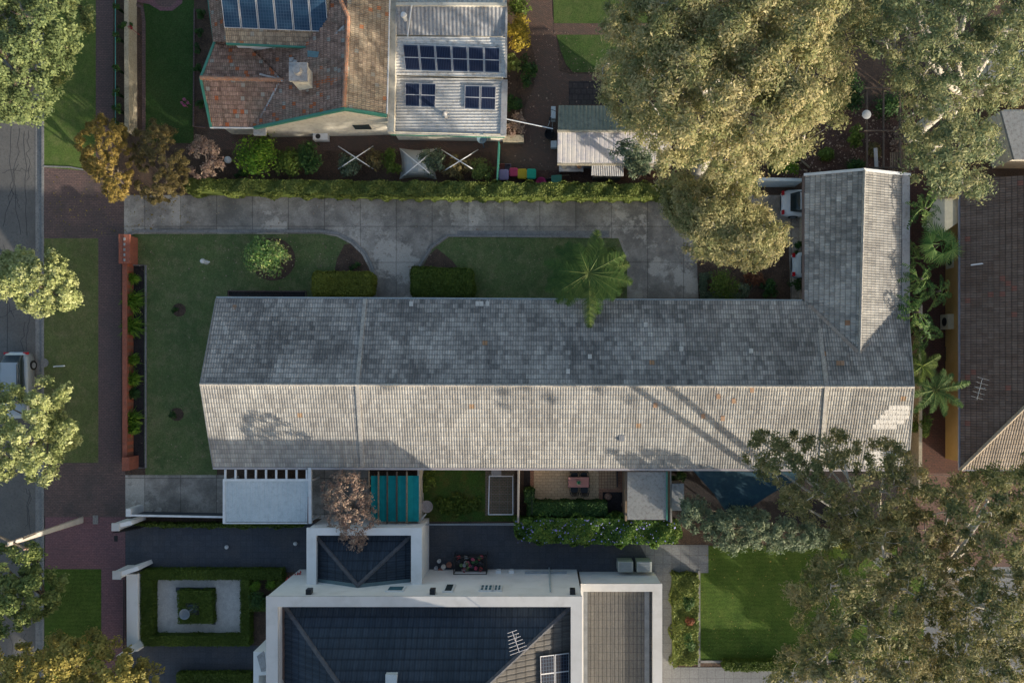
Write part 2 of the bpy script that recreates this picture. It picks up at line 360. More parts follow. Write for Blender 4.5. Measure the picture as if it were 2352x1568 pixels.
L_GOLDO = M_leaf('golden olive leaves', (0.144, 0.138, 0.036), (0.264, 0.228, 0.054), (0.408, 0.324, 0.090))
L_HEDGE = M_leaf('clipped hedge leaves', (.05, .085, .012), (.085, .13, .018), (.14, .19, .03))
L_HEDGEY = M_leaf('yellow green hedge leaves', (.11, .13, .02), (.19, .21, .03), (.30, .30, .05))
L_BOX = M_leaf('box hedge leaves', (0.095, 0.139, 0.031), (0.149, 0.189, 0.044), (0.230, 0.252, 0.068))
L_DARKG = M_leaf('deep green leaves', (.02, .05, .015), (.035, .085, .02), (.07, .14, .03))
L_CITRUS = M_leaf('bright citrus leaves', (0.051, 0.122, 0.011), (0.102, 0.206, 0.016), (0.224, 0.318, 0.032))
L_CAM = M_leaf('glossy camellia leaves', (0.075, 0.157, 0.043), (0.179, 0.300, 0.072), (0.448, 0.458, 0.172), .15, .4)
L_PALM = M_leaf('palm leaflets', (.045, .095, .025), (.08, .15, .035), (.14, .18, .05))
L_BAN = M_leaf('banana leaf blades', (.035, .09, .02), (.08, .17, .035), (.22, .30, .08))
L_DRY = M_leaf('dry pinkish brown leaves', (0.200, 0.125, 0.100), (0.325, 0.225, 0.175), (0.475, 0.350, 0.250))
L_GREYG = M_leaf('grey green shrub leaves', (0.066, 0.098, 0.056), (0.112, 0.156, 0.094), (0.225, 0.264, 0.159))
L_YEL = M_leaf('yellow shrub leaves', (.16, .13, .02), (.30, .23, .02), (.45, .33, .05))
L_BLUEF = M_leaf('flowering vine leaves', (.04, .10, .02), (.09, .18, .03), (.20, .27, .05))
L_RED = M_leaf('rust red leaves', (.10, .035, .02), (.19, .07, .03), (.28, .12, .06))
# ------------------------------------------------------------ foliage
def inpoly(pts, poly):
    x, y = pts[:, 0], pts[:, 1]; ins = np.zeros(len(pts), bool); n = len(poly)
    for i in range(n):
        x0, y0 = poly[i]; x1, y1 = poly[(i + 1) % n]
        c = ((y0 > y) != (y1 > y)) & (x < (x1 - x0) * (y - y0) / ((y1 - y0) or 1e-9) + x0)
        ins ^= c
    return ins
def edist(pts, poly):
    d = np.full(len(pts), 1e9); n = len(poly)
    for i in range(n):
        a = np.array(poly[i], float); b = np.array(poly[(i + 1) % n], float); ab = b - a
        t = np.clip(((pts - a) @ ab) / (ab @ ab + 1e-9), 0, 1)
        d = np.minimum(d, np.linalg.norm(pts - (a + t[:, None] * ab), axis=1))
    return d
def cards(mb, C, Nr, size, asp, rnd, jit=.6, rng=R_):
    """one small diamond leaf per row of C"""
    n = len(C)
    Nr = Nr + rng.normal(0, jit, (n, 3)); Nr /= np.linalg.norm(Nr, axis=1)[:, None] + 1e-9
    T = np.cross(Nr, rng.normal(0, 1, (n, 3))); T /= np.linalg.norm(T, axis=1)[:, None] + 1e-9
    B = np.cross(Nr, T)
    s = size * np.clip(rng.lognormal(-.05, .38, n), .4, 2.2)[:, None]
    V = np.empty((n, 4, 3)); V[:, 0] = C + T * s; V[:, 1] = C + B * s * asp; V[:, 2] = C - T * s; V[:, 3] = C - B * s * asp
    mb.addq(V.reshape(-1, 3), n, rnd)
def unit(n, rng=R_):
    v = rng.normal(0, 1, (n, 3)); return v / np.linalg.norm(v, axis=1)[:, None]
def clumpleaves(mb, cc, r, n, size, asp, rng, flat=.75, spread=.35, crand=.3, shell=.55):
    """n leaves on each clump of radius r around centres cc"""
    m = len(cc); d = unit(m * n, rng); d[:, 2] = np.where(d[:, 2] < -.25, -d[:, 2], d[:, 2])
    rad = np.repeat(r, n) * (shell + (1 - shell) * rng.uniform(0, 1, m * n)) * (1 + rng.normal(0, spread * .4, m * n))
    C = np.repeat(cc, n, 0) + d * rad[:, None] * np.array([1, 1, flat])
    cr = np.repeat(rng.uniform(0, 1, m), n)
    rnd = np.clip(.5 + (cr - .5) * crand * 2 + rng.normal(0, .2, m * n), 0, 1)
    cards(mb, C, d + np.array([0, 0, .45]), size, asp, rnd, .5, rng)
def kmeans(X, k, rng, it=8):
    c = X[rng.choice(len(X), min(k, len(X)), replace=False)]
    for _ in range(it):
        lab = np.argmin(((X[:, None] - c[None]) ** 2).sum(2), 1)
        for i in range(len(c)):
            if (lab == i).any(): c[i] = X[lab == i].mean(0)
    return c, lab
def tree(name, label, cat, poly, base, zmax, zmin, mat, bark, nclump=150, cr=(.45, .9), nl=120, leaf=.10, asp=.5, edge=60,
         seed=1, tr=.22, group=None, limbs=7, flat=.75, deep=.35, gap=0.0, shell=.55, twig=1, crand=.3, lean=None, hump=.12, fk=.55):
    rng = np.random.default_rng(seed)
    poly = [(float(a), float(b)) for a, b in poly]
    x0 = min(p[0] for p in poly); x1 = max(p[0] for p in poly); y0 = min(p[1] for p in poly); y1 = max(p[1] for p in poly)
    ins = []
    while len(ins) < nclump:
        q = np.column_stack([rng.uniform(x0, x1, 400), rng.uniform(y0, y1, 400)])
        q = q[inpoly(q, poly)]
        for p in q:
            e = edist(p[None], poly)[0]
            if e < 6: continue
            if gap:
                g = math.sin(p[0] * .043 + seed) * math.sin(p[1] * .051 + seed * 2) + .5 * math.sin(p[0] * .11 + 2 * seed) * math.sin(p[1] * .093)
                if g < -1 + gap * 1.6: continue
            ins.append(p)
            if len(ins) >= nclump: break
    Q = np.array(ins); e = edist(Q, poly)
    z = zmin + (zmax - zmin) * (1 - (1 - np.clip(e / edge, 0, 1)) ** 2)
    z += hump * (zmax - zmin) * np.sin(Q[:, 0] * .035 + seed) * np.sin(Q[:, 1] * .04 + seed * 3)
    dp = rng.uniform(0, 1, nclump) < deep
    z = np.where(dp, z - rng.uniform(.5, 1, nclump) * (z - zmin * .8) * .5, z)
    C = np.array([P(a, b, c) for (a, b), c in zip(Q, z)])
    r = rng.uniform(cr[0], cr[1], nclump)
    root = thing(name, label, cat, P(base[0], base[1], 0), group)
    mb = MB(); clumpleaves(mb, C, r, nl, leaf, asp, rng, flat, .35, crand, shell)
    # trunk and limbs
    tb = MB(); b = np.array(P(base[0], base[1], 0)); top = C.mean(0)
    fork = b + (top - b) * np.array([.25, .25, 0]); fork[2] = zmin * fk
    tb.tube([b, b + (fork - b) * .5 + rng.normal(0, .08, 3), fork], [tr * 1.25, tr, tr * .85], 8)
    cen, lab = kmeans(C, limbs, rng)
    for i, c in enumerate(cen):
        c = c.copy(); c[2] -= .5
        mid = fork + (c - fork) * .5 + rng.normal(0, .25, 3); mid[2] -= .2
        tb.tube([fork, mid, c], [tr * .62, tr * .42, tr * .24], 6)
        sub = C[lab == i]
        nodes = [mid + (c - mid) * t for t in (.5, .8, 1.0)]; rads = [tr * .3, tr * .27, tr * .24]
        for s_ in sub[np.argsort(np.linalg.norm(sub - c, axis=1))][:int(len(sub) * twig) + 1]:
            e_ = s_ + np.array([0, 0, r.mean() * .3]); k_ = int(np.argmin([np.linalg.norm(s_ - n_) for n_ in nodes])); n_ = nodes[k_]
            m2 = n_ + (e_ - n_) * .5 + rng.normal(0, .10, 3); m2[2] += .12; r0 = rads[k_] * .8
            tb.tube([n_, m2, e_], [r0, r0 * .75, r0 * .5], 4); nodes += [m2, e_]; rads += [r0 * .75, max(.012, r0 * .55)]
    obj('trunk', tb, bark, root, smooth=True)
    obj('crown', mb, mat, root)
    return root
def shrub(name, label, cat, px, py, rx, ry, h, mat, n=9, nl=90, leaf=.07, asp=.5, seed=1, group=None, stem=True, cr=.45, parent=None):
    rng = np.random.default_rng(seed); rx *= 1.16; ry *= 1.16
    g = np.array(P(px, py, h * .6)); RX = rx / S * (H - h) / H; RY = ry / S * (H - h) / H; R0 = min(RX, RY)
    an = rng.uniform(0, 2 * math.pi, n); rr = np.sqrt(rng.uniform(0, 1, n)) * (1 - cr * .75)
    rr[0] = 0
    rad = R0 * cr * rng.uniform(.8, 1.2, n)
    C = np.column_stack([g[0] + np.cos(an) * rr * RX, g[1] + np.sin(an) * rr * RY, h - rad * .75 - rr * h * .3])
    C[:, 2] = np.maximum(C[:, 2], rad * .5)
    mb = MB(); clumpleaves(mb, C, rad, nl, leaf, asp, rng, .8, .3, .25, .5)
    if stem:
        for c in C[:5]: mb.tube([(g[0], g[1], 0), (.5 * (g[0] + c[0]), .5 * (g[1] + c[1]), c[2] * .5), tuple(c)], [.04, .03, .015], 4, .05)
    o = obj(name, mb, mat, parent)
    if parent is None: tag(o, label, cat, group)
    return o
def lump(X, seed, f=2.2):
    return (np.sin(X[:, 0] * f + seed) * np.sin(X[:, 1] * f * 1.1 + seed * 2) + .6 * np.sin(X[:, 0] * f * 2.3 + 3 * seed + X[:, 1]) * np.sin(X[:, 1] * f * 2.1 + X[:, 2] * 2))
def hedge_mb(mb, poly, h, seed=1, leaf=.05, dens=420, amp=.05, core=True, a0=.35, round_=.0):
    """clipped hedge: plan polygon (pixels at height h), core solid + leaves over top and sides"""
    rng = np.random.default_rng(seed)
    W = np.array([P(x, y, h)[:2] for x, y in poly]); n = len(W); c = W.mean(0)
    if core:
        Wi = [tuple(p + (c - p) / (np.linalg.norm(c - p) + 1e-6) * .08) for p in W]
        mb.prism(Wi, 0, max(.1, h - .07 - amp * 1.3), a0)
    ar = abs(sum(W[i][0] * W[(i + 1) % n][1] - W[(i + 1) % n][0] * W[i][1] for i in range(n))) / 2
    k = int(ar * dens * 1.6); lo = W.min(0); hi = W.max(0)
    q = rng.uniform(lo, hi, (int(k * ((hi - lo).prod() / max(ar, 1e-6))) + 1, 2)); q = q[inpoly(q, [tuple(p) for p in W])]
    C = np.column_stack([q, np.full(len(q), h)]); C[:, 2] += lump(C, seed) * amp + rng.normal(0, .025, len(C))
    if round_:
        e = edist(q, [tuple(p) for p in W]); C[:, 2] -= round_ * np.clip(1 - e / .3, 0, 1) ** 2
    rnd = np.clip(.5 + .18 * lump(C, seed + 5, .9) + rng.normal(0, .2, len(C)), 0, 1)
    cards(mb, C, np.tile([0, 0, 1.], (len(C), 1)), leaf, .6, rnd, .55, rng)
    for i in range(n):
        a = W[i]; b = W[(i + 1) % n]; L = np.linalg.norm(b - a); m = int(L * h * dens)
        if m < 1: continue
        t = rng.uniform(0, 1, m); zz = rng.uniform(.03, h, m); e = b - a; nn = np.array([e[1], -e[0]]) / (L + 1e-9)
        if np.dot(nn, (a + b) / 2 - c) < 0: nn = -nn
        C = np.column_stack([a + t[:, None] * e + nn * rng.normal(0, .03, m)[:, None], zz])
        C[:, :2] += nn * (lump(C, seed, 2.5) * amp)[:, None]
        cards(mb, C, np.tile([nn[0], nn[1], .15], (m, 1)), leaf, .6, np.clip(rng.normal(.5, .22, m), 0, 1), .55, rng)
def hedge(name, label, cat, poly, h, mat, seed=1, leaf=.05, dens=420, amp=.05, group=None, round_=0.0):
    mb = MB(); hedge_mb(mb, poly, h, seed, leaf, dens, amp, round_=round_)
    return tag(obj(name, mb, mat), label, cat, group)
def frond(mb, base, ang, L, rise, droop, lw, nleaf=26, seed=0, a=.5):
    rng = np.random.default_rng(seed); d = np.array([math.cos(ang), math.sin(ang), 0]); sd = np.array([-d[1], d[0], 0]); b = np.array(base)
    def pt(t): return b + d * L * t + np.array([0, 0, rise * t * L - droop * t * t * L])
    mb.tube([pt(t) for t in np.linspace(0, 1, 7)], list(np.linspace(.035, .008, 7)), 4, .95)
    vs = []; rn = []
    for i in range(nleaf):
        t = .1 + .9 * i / nleaf; p = pt(t); w_ = lw * math.sin(math.pi * min(1, t * .85 + .12)) ** .6
        for s_ in (-1, 1):
            q = p + sd * s_ * w_ * rng.uniform(.85, 1.1) + d * w_ * .55 + np.array([0, 0, rng.uniform(-.45, .15) * w_])
            k = d * L * .62 / nleaf
            vs += [p - k, p + k, q + k * .3, q - k * .3]; rn.append(np.clip(a + rng.normal(0, .15), 0, 1))
    mb.addq(np.array(vs), len(rn), rn)
def blade(mb, base, ang, L, rise, droop, wd, a=.5, seg=8, tear=0, rng=R_):
    b = np.array(base); bend = rng.normal(0, .55)
    def pt(t):
        an = ang + bend * t; d = np.array([math.cos(an), math.sin(an), 0])
        return b + d * L * t + np.array([0, 0, rise * t * L - droop * t * t * L])
    mb.tube([pt(t) for t in (0, .15, .3, .6)], [.05, .035, .03, .015], 4, .85)
    vs = []; rn = []; ts = np.linspace(.18, 1, seg + 1)
    W_ = lambda t: wd * math.sin(math.pi * min(1, max(0.02, (t - .16) / .86))) ** .6
    for i in range(seg):
        t0, t1 = ts[i], ts[i + 1]; g = (t1 - t0) * .12 * tear; an = ang + bend * (t0 + t1) / 2; sd = np.array([-math.sin(an), math.cos(an), 0])
        for s_ in (-1, 1):
            if rng.uniform() < .07 * tear: continue
            w0, w1 = W_(t0) * rng.uniform(.8, 1.1), W_(t1) * rng.uniform(.8, 1.1); o = np.array([0, 0, rng.uniform(-.5, .35)]); fw = (pt(t1) - pt(t0)) * .5 * rng.uniform(0, 1)
            vs += [pt(t0 + g), pt(t1 - g), pt(t1 - g) + sd * s_ * w1 + o * w1 + fw, pt(t0 + g) + sd * s_ * w0 + o * w0 + fw]; rn.append(np.clip(a + rng.normal(0, .18), 0, 1))
    mb.addq(np.array(vs), len(rn), rn)

# ------------------------------------------------------------ roofs
def roofmesh(name, pts, mat, parent, tw=.165, ch=.32, prof=(-.020, .010, .010), lift=.030, edir=None, label=None):
    """tiled (ch>0) or ribbed (ch=0) sheet over a convex 3d polygon; real steps and rolls, clipped to the outline"""
    pts = [Vector(p) for p in pts]; n = Vector((0, 0, 0))
    for i in range(len(pts)): n += pts[i].cross(pts[(i + 1) % len(pts)])
    n.normalize()
    if n.z < 0: n = -n; pts = pts[::-1]
    if edir is None: e = Vector((0, 0, 1)).cross(n)
    else: e = Vector(edir) - n * Vector(edir).dot(n)
    e.normalize(); v = n.cross(e)
    o = pts[0]; U = [(p - o).dot(e) for p in pts]; Vv = [(p - o).dot(v) for p in pts]
    u0, u1, v0, v1 = min(U), max(U), min(Vv), max(Vv)
    m = len(prof); nu = int((u1 - u0) / tw) + 2
    us = []; hs = []
    for i in range(nu):
        for k in range(m): us.append(u0 + (i + k / m) * tw); hs.append(prof[k])
    rows = []
    if ch:
        nv = int((v1 - v0) / ch) + 2
        for j in range(nv): rows += [(v0 + j * ch, lift), (v0 + (j + 1) * ch - .004, 0.0)]
    else: rows = [(v0, 0), (v1, 0)]
    us = np.array(us); hs = np.array(hs); rng = np.random.default_rng(len(name) + int(abs(u1) * 10))
    VS = []
    for vv, lf in rows:
        jit = np.repeat(rng.normal(0, .0035, nu), m) if ch else 0
        VS.append(np.array(o)[None] + us[:, None] * np.array(e) + vv * np.array(v) + (hs + lf + jit)[:, None] * np.array(n))
    VS = np.vstack(VS); c = len(us)
    F = [(j * c + i, j * c + i + 1, (j + 1) * c + i + 1, (j + 1) * c + i) for j in range(len(rows) - 1) for i in range(c - 1)]
    me = bpy.data.meshes.new(name); me.from_pydata(VS.tolist(), [], F); me.update()
    bm = bmesh.new(); bm.from_mesh(me)
    for i in range(len(pts)):
        a, b = pts[i], pts[(i + 1) % len(pts)]; d = b - a
        if d.length < 1e-3: continue
        outn = d.cross(n).normalized()
        bmesh.ops.bisect_plane(bm, geom=bm.verts[:] + bm.edges[:] + bm.faces[:], plane_co=a, plane_no=outn, clear_outer=True, dist=1e-5)
    # closed underside so the roof is a solid slab
    lay = bm.verts.layers.float.new('x') if False else None
    bot = [bm.verts.new(p - n * .08) for p in pts]; bm.faces.new(bot[::-1])
    top = [bm.verts.new(p - n * .025) for p in pts]
    for i in range(len(pts)):
        k = (i + 1) % len(pts); bm.faces.new((bot[i], bot[k], top[k], top[i]))
    uvl = bm.loops.layers.uv.new('UVMap')
    for f in bm.faces:
        fc = f.calc_center_median(); cj = None
        if ch:
            vc = (fc - o).dot(v) - v0; j0 = math.floor(vc / ch + 1e-4)
        for lp in f.loops:
            q = lp.vert.co - o; qv = q.dot(v) - v0
            if ch: qv = min(max(qv, j0 * ch + .002), (j0 + 1) * ch - .002)
            lp[uvl].uv = (q.dot(e) + 50, qv + 50 * (ch or 1))
    off = Vector(WL[parent.name]) if parent else Vector((0, 0, 0))
    bmesh.ops.translate(bm, verts=bm.verts[:], vec=-off)
    bm.to_mesh(me); bm.free(); me.materials.append(mat)
    ob = bpy.data.objects.new(name, me); COL.objects.link(ob); WL[ob.name] = off
    if parent: ob.parent = parent
    if label: ob['label'] = label
    return ob
def ridge(parent, a, b, mat, r=.11, name='ridge_cap', lift=.03):
    a = Vector(a); b = Vector(b); d = b - a; n = max(1, int(d.length / .4)); mb = MB()
    up = Vector((0, 0, lift))
    for i in range(n):
        p = a + d * i / n + up; q = a + d * (i + 1.02) / n + up
        mb.tube([p, q], [r * 1.08, r * .92], 7)
    return obj(name, mb, mat, parent)
def gutter(parent, pts, mat, name='gutter', wd=.13, ht=.11, dz=-.02):
    mb = MB()
    for a, b in zip(pts[:-1], pts[1:]):
        a = Vector(a) + Vector((0, 0, dz)); b = Vector(b) + Vector((0, 0, dz)); mb.bar(a, b, wd, ht)
    return obj(name, mb, mat, parent)
def panel(parent, c4, mat, name='solar_panel'):
    """c4: four 3d corners TL, TR, BR, BL; a 4 cm thick framed module"""
    c = [Vector(p) for p in c4]; n = (c[1] - c[0]).cross(c[3] - c[0]).normalized()
    if n.z < 0: n = -n
    vs = [p + n * .10 for p in c] + [p + n * .06 for p in c]
    me = bpy.data.meshes.new(name); off = WL[parent.name]
    me.from_pydata([tuple(p - off) for p in vs], [], [(3, 2, 1, 0), (4, 5, 6, 7), (0, 1, 5, 4), (1, 2, 6, 5), (2, 3, 7, 6), (3, 0, 4, 7)])
    uv = me.uv_layers.new(name='UVMap'); U = {0: (0, 1), 1: (1, 1), 2: (1, 0), 3: (0, 0)}
    for lp in me.loops: uv.data[lp.index].uv = U[lp.vertex_index % 4]
    for pi, p in enumerate(me.polygons):
        if pi > 0:
            for li in p.loop_indices: uv.data[li].uv = (0, 0)
    me.materials.append(mat); o = bpy.data.objects.new(name, me); COL.objects.link(o); o.parent = parent; WL[o.name] = off
    return o
def lerp(a, b, t): return tuple(a[i] + (b[i] - a[i]) * t for i in range(3))
def quadgrid(parent, TL, TR, BR, BL, nx, ny, mat, gap=.02):
    for j in range(ny):
        for i in range(nx):
            def q(s, t): return lerp(lerp(TL, TR, s), lerp(BL, BR, s), t)
            s0, s1 = i / nx + gap / nx, (i + 1) / nx - gap / nx; t0, t1 = j / ny + gap / ny, (j + 1) / ny - gap / ny
            panel(parent, [q(s0, t0), q(s1, t0), q(s1, t1), q(s0, t1)], mat)
def wallgable(mb, top, thick, z0=0):             # vertical wall under a 3d polyline 'top' (left to right), thickness to the north
    n = len(top); vs = []
    for dy in (0, thick):
        for p in top: vs.append((p[0], p[1] + dy, p[2]))
        for p in top: vs.append((p[0], p[1] + dy, z0))
    fs = []
    for i in range(n - 1):
        fs += [(n + i, n + i + 1, i + 1, i), (2 * n + i, 2 * n + i + 1, 3 * n + i + 1, 3 * n + i), (i, i + 1, 2 * n + i + 1, 2 * n + i)]
    fs += [(n, 0, 2 * n, 3 * n), (n - 1, 2 * n - 1, 4 * n - 1, 3 * n - 1)]
    mb.add(vs, fs)
# ============================================================ GROUND
def big(name, s, z, mat):
    mb = MB(); mb.add([(-s, -s, z), (s, -s, z), (s, s, z), (-s, s, z)], [(0, 1, 2, 3)]); return struct(name, mb, mat)
big('ground', 900, -.01, SOIL)
sheet('road', [(-500, -500), (82, -500), (82, 2200), (-500, 2200)], 1, ASPH)
mb = MB()
rng = np.random.default_rng(3)
def crack(x, y, x2, y2, wob=9, wd=.03):
    n = 9; pts = [(x + (x2 - x) * i / n + rng.normal(0, wob * .35), y + (y2 - y) * i / n + rng.normal(0, wob * .3)) for i in range(n + 1)]
    ribbon(mb, pts, wd, .0045, .009)
for a in [(20, 290, 45, 540), (45, 290, 25, 470), (55, 300, 60, 540), (70, 300, 62, 420), (0, 395, 68, 390), (8, 520, 40, 380), (30, 440, 44, 480), (10, 560, 20, 860), (55, 740, 50, 860), (68, 720, 60, 800), (-20, 740, 55, 700),
          (66, 1120, 62, 1210), (66, 1125, 70, 1300), (20, 1440, 36, 1568), (60, 1450, 55, 1568), (-10, 600, 45, 570), (0, 650, 30, 730)]: crack(*a)
struct('road_crack_seal', mb, M_plain('tar seal', (.045, .045, .047), .7))
mb = MB(); ribbon(mb, [(88.5, -400), (88.5, 2100)], .42, 0, .02); struct('road_gutter', mb, KERB)
mb = MB(); ribbon(mb, [(98, -400), (98, 2100)], .17, 0, .12); struct('kerb', mb, KERB)
z1 = .10
def psheet(*a, **k): return sheet(*a, z=z1, **k)
psheet('verge_lawn', rect(100, -200, 222, 392), 1, M_grass('sunny verge lawn', (.075, .125, .03), (.115, .165, .04), (.17, .18, .07)))
psheet('footpath', rect(222, -200, 262, 392), 1, PAVER2)
psheet('brick_crossover', [(100, 385), (225, 396), (287, 392), (287, 545), (232, 548), (100, 548)], 2, PAVER)
psheet('verge_lawn', rect(100, 548, 228, 1062), 1, LAWN2)
psheet('footpath', rect(228, 545, 281, 1066), 3, PAVER2)
psheet('brick_crossover', rect(104, 1062, 290, 1186), 4, PAVER)
psheet('pink_crossover', [(106, 1186), (290, 1186), (290, 1305), (106, 1305)], 5, PINK)
psheet('verge_lawn', rect(104, 1305, 235, 2000), 1, LAWN3)
psheet('pink_footpath', rect(235, 1304, 291, 2000), 6, PINK)
mb = MB(); ribbon(mb, [(100, 382), (160, 384), (225, 396)], .10, .05, .14); struct('crossover_edge', mb, KERB)
# front garden slab shared level
psheet('garden_ground', rect(262, -200, 2205, 2000), 0, SOIL)
psheet('driveway', rect(287, 449, 1852, 694), 2, CONC)
lawnA = [(300, 538), (740, 538), (775, 544), (806, 560), (832, 585), (848, 615), (853, 650), (853, 700), (500, 700), (500, 1094), (336, 1094), (336, 1062), (300, 1060)]
psheet('front_lawn', lawnA, 3, LAWN)
psheet('garden_bed', [(792, 562), (806, 560), (832, 585), (848, 615), (852, 630), (768, 630), (775, 595)], 4, SOIL)
isl = [(1032, 545), (1420, 548), (1440, 600), (1440, 694), (945, 694), (950, 660), (968, 615), (995, 572)]
psheet('island_lawn', isl, 3, LAWN)
psheet('garden_bed', [(985, 588), (1003, 570), (1040, 600), (1062, 630), (962, 630)], 4, SOIL)
mb = MB(); ribbon(mb, [(287, 545), (300, 536), (320, 531), (740, 531), (778, 537), (812, 555), (840, 582), (855, 615), (861, 650), (861, 690)], .20, .05, .20); struct('driveway_kerb', mb, KERB)
mb = MB(); ribbon(mb, [(945, 660), (962, 612), (990, 568), (1028, 541), (1400, 543)], .14, .05, .20); struct('driveway_kerb', mb, KERB)
mb = MB(); ribbon(mb, [(1050, 536), (1400, 536)], .36, .05, .114); struct('driveway_kerb', mb, KERB)
psheet('garden_bed', rect(294, 608, 333, 1072), 4, BLACKSOIL)
mb = MB(); ribbon(mb, [(293, 609), (334, 609), (334, 1074), (293, 1074)], .10, .05, .22); struct('bed_edging', mb, KERB)
psheet('garden_bed', rect(524, 668, 702, 690), 5, BLACKSOIL)
mb = MB(); ribbon(mb, [(524, 690), (524, 668), (703, 669), (703, 690)], .07, .05, .2); struct('bed_edging', mb, PAVER2)
for cx, cy, r in ((413, 712, 16), (408, 951, 16), (628, 596, 52)):
    psheet('tree_ring', [(cx + r * math.cos(t) * 1.0, cy + r * .95 * math.sin(t)) for t in np.linspace(0, 2 * math.pi, 20)[:-1]], 5, SOIL)
psheet('side_driveway', rect(290, 1090, 520, 1186), 4, CONC)
psheet('dark_driveway', rect(290, 1200, 1545, 1312), 3, DARKBR)
psheet('grey_paving', [(1470, 1250), (1626, 1250), (1626, 1314), (1545, 1314), (1545, 1530), (2100, 1530), (2100, 1900), (1490, 1900), (1490, 1290)], 5, GREYPAVE)
psheet('rear_lawn', rect(1606, 1252, 2120, 1515), 4, LAWN3)
mb = MB(); ribbon(mb, [(1606, 1310), (1606, 1530)], .16, .05, .16); ribbon(mb, [(1606, 1519), (2100, 1519)], .16, .05, .16); struct('lawn_edging', mb, KERB)
psheet('entry_paving', [(291, 1480), (620, 1480), (620, 1900), (291, 1900)], 3, DARKBR)
psheet('gravel', rect(345, 1325, 560, 1468), 4, GRAVEL)
mb = MB(); 
for r4 in ((352, 1329, 361, 1462), (352, 1453, 553, 1462), (406, 1347, 497, 1357), (488, 1347, 497, 1432)):
    p = P(r4[0], r4[1]); q = P(r4[2], r4[3]); mb.box(p[0], q[1], .1, q[0], p[1], z1 + .05)
struct('bluestone_edging', mb, BLUEST)
# northern neighbour's garden
psheet('front_path', [(300, -60), (430, -60), (420, 10), (398, 27), (370, 27), (345, 12), (300, 4)], 5, PINK)
psheet('path_disc', [(383 + 28 * math.cos(t), -8 + 28 * math.sin(t)) for t in np.linspace(0, 6.28, 17)[:-1]], 6, PAVER)
psheet('north_lawn', [(330, -200), (448, -200), (446, 330), (334, 330)], 4, M_grass('deep green lawn', (.03, .07, .018), (.045, .09, .024), (.06, .09, .03)))
mb = MB(); ribbon(mb, [(330, 330), (330, 50), (326, 18), (312, 10), (298, 12)], .22, .05, .16); struct('bed_edging', mb, PAVER2)
mb = MB(); ribbon(mb, [(446, 20), (444, 290), (470, 292)], .10, .05, .2); struct('bed_edging', mb, PAVER2)
psheet('brick_path', [(478, 290), (1300, 300), (1300, 398), (478, 398)], 2, REDP)
psheet('garden_bed', [(500, 345), (1130, 350), (1140, 412), (440, 412)], 3, SOIL)
curve = [(1240, -200), (1270, -200), (1268, 30), (1278, 90), (1285, 165), (1308, 172), (1460, 172), (1460, 400), (1160, 400), (1160, 325), (1200, 310), (1205, 250), (1226, 200), (1232, 150), (1222, 110), (1202, 60), (1200, -200)]
psheet('brick_path', curve, 4, REDP)
psheet('back_lawn', [(1266, -200), (1500, -200), (1500, 56), (1272, 56)], 5, M_grass('back garden lawn', (.05, .085, .022), (.075, .12, .03), (.12, .14, .05)))
psheet('stepping_path', rect(1272, 56, 1500, 82), 6, REDP)
psheet('back_lawn', [(1278, 82), (1500, 82), (1500, 168), (1316, 168), (1300, 150), (1288, 120)], 5, M_grass('back lawn shade', (.045, .08, .022), (.065, .11, .028), (.11, .13, .05)))  # darker copy of the back lawn; shade put into its colour
psheet('dark_paving', rect(1306, 188, 1460, 242), 6, M_brick('dark slab paving', (.07, .055, .055), (.055, .045, .045), (.03, .025, .025), .4, .4, .03))
psheet('leaf_litter', [(1135, 392), (1900, 392), (1900, 412), (1135, 416)], 5, REDM)
psheet('leaf_litter', rect(1700, 240, 2110, 410), 3, REDM)
psheet('rear_alley', rect(2088, 360, 2215, 1100), 6, REDD)
psheet('rear_courtyard_paving', rect(2060, 1085, 2500, 1300), 7, M_brick('pinkish brick paving', (.2, .115, .09), (.16, .09, .075), (.09, .06, .05)))
psheet('far_paving', rect(2090, 1300, 2600, 2000), 2, GREYPAVE)
# townhouse courtyards
psheet('courtyard_paving', rect(716, 1078, 850, 1190), 4, CONC)
psheet('courtyard_lawn', rect(965, 1078, 1182, 1196), 4, LAWN4)
psheet('courtyard_paving', rect(1115, 1078, 1182, 1182), 5, M_brick('mossy brick paving', (.26, .17, .14), (.2, .14, .115), (.09, .11, .05), .23, .115, .02))
psheet('patio_border', rect(1218, 1074, 1440, 1160), 5, TANR)
psheet('patio', [(1226, 1074), (1375, 1074), (1375, 1152), (1226, 1152)], 6, TANP)
psheet('patio', rect(1376, 1074, 1417, 1121), 6, TANP2)
psheet('garden_bed', rect(1384, 1129, 1440, 1184), 6, BLACKSOIL)
psheet('garden_bed', rect(1203, 1074, 1218, 1130), 6, BLACKSOIL)
psheet('courtyard_paving', rect(1440, 1078, 1536, 1196), 5, CONC)
psheet('courtyard_paving', rect(1540, 1078, 2080, 1200), 4, BLACKSOIL)

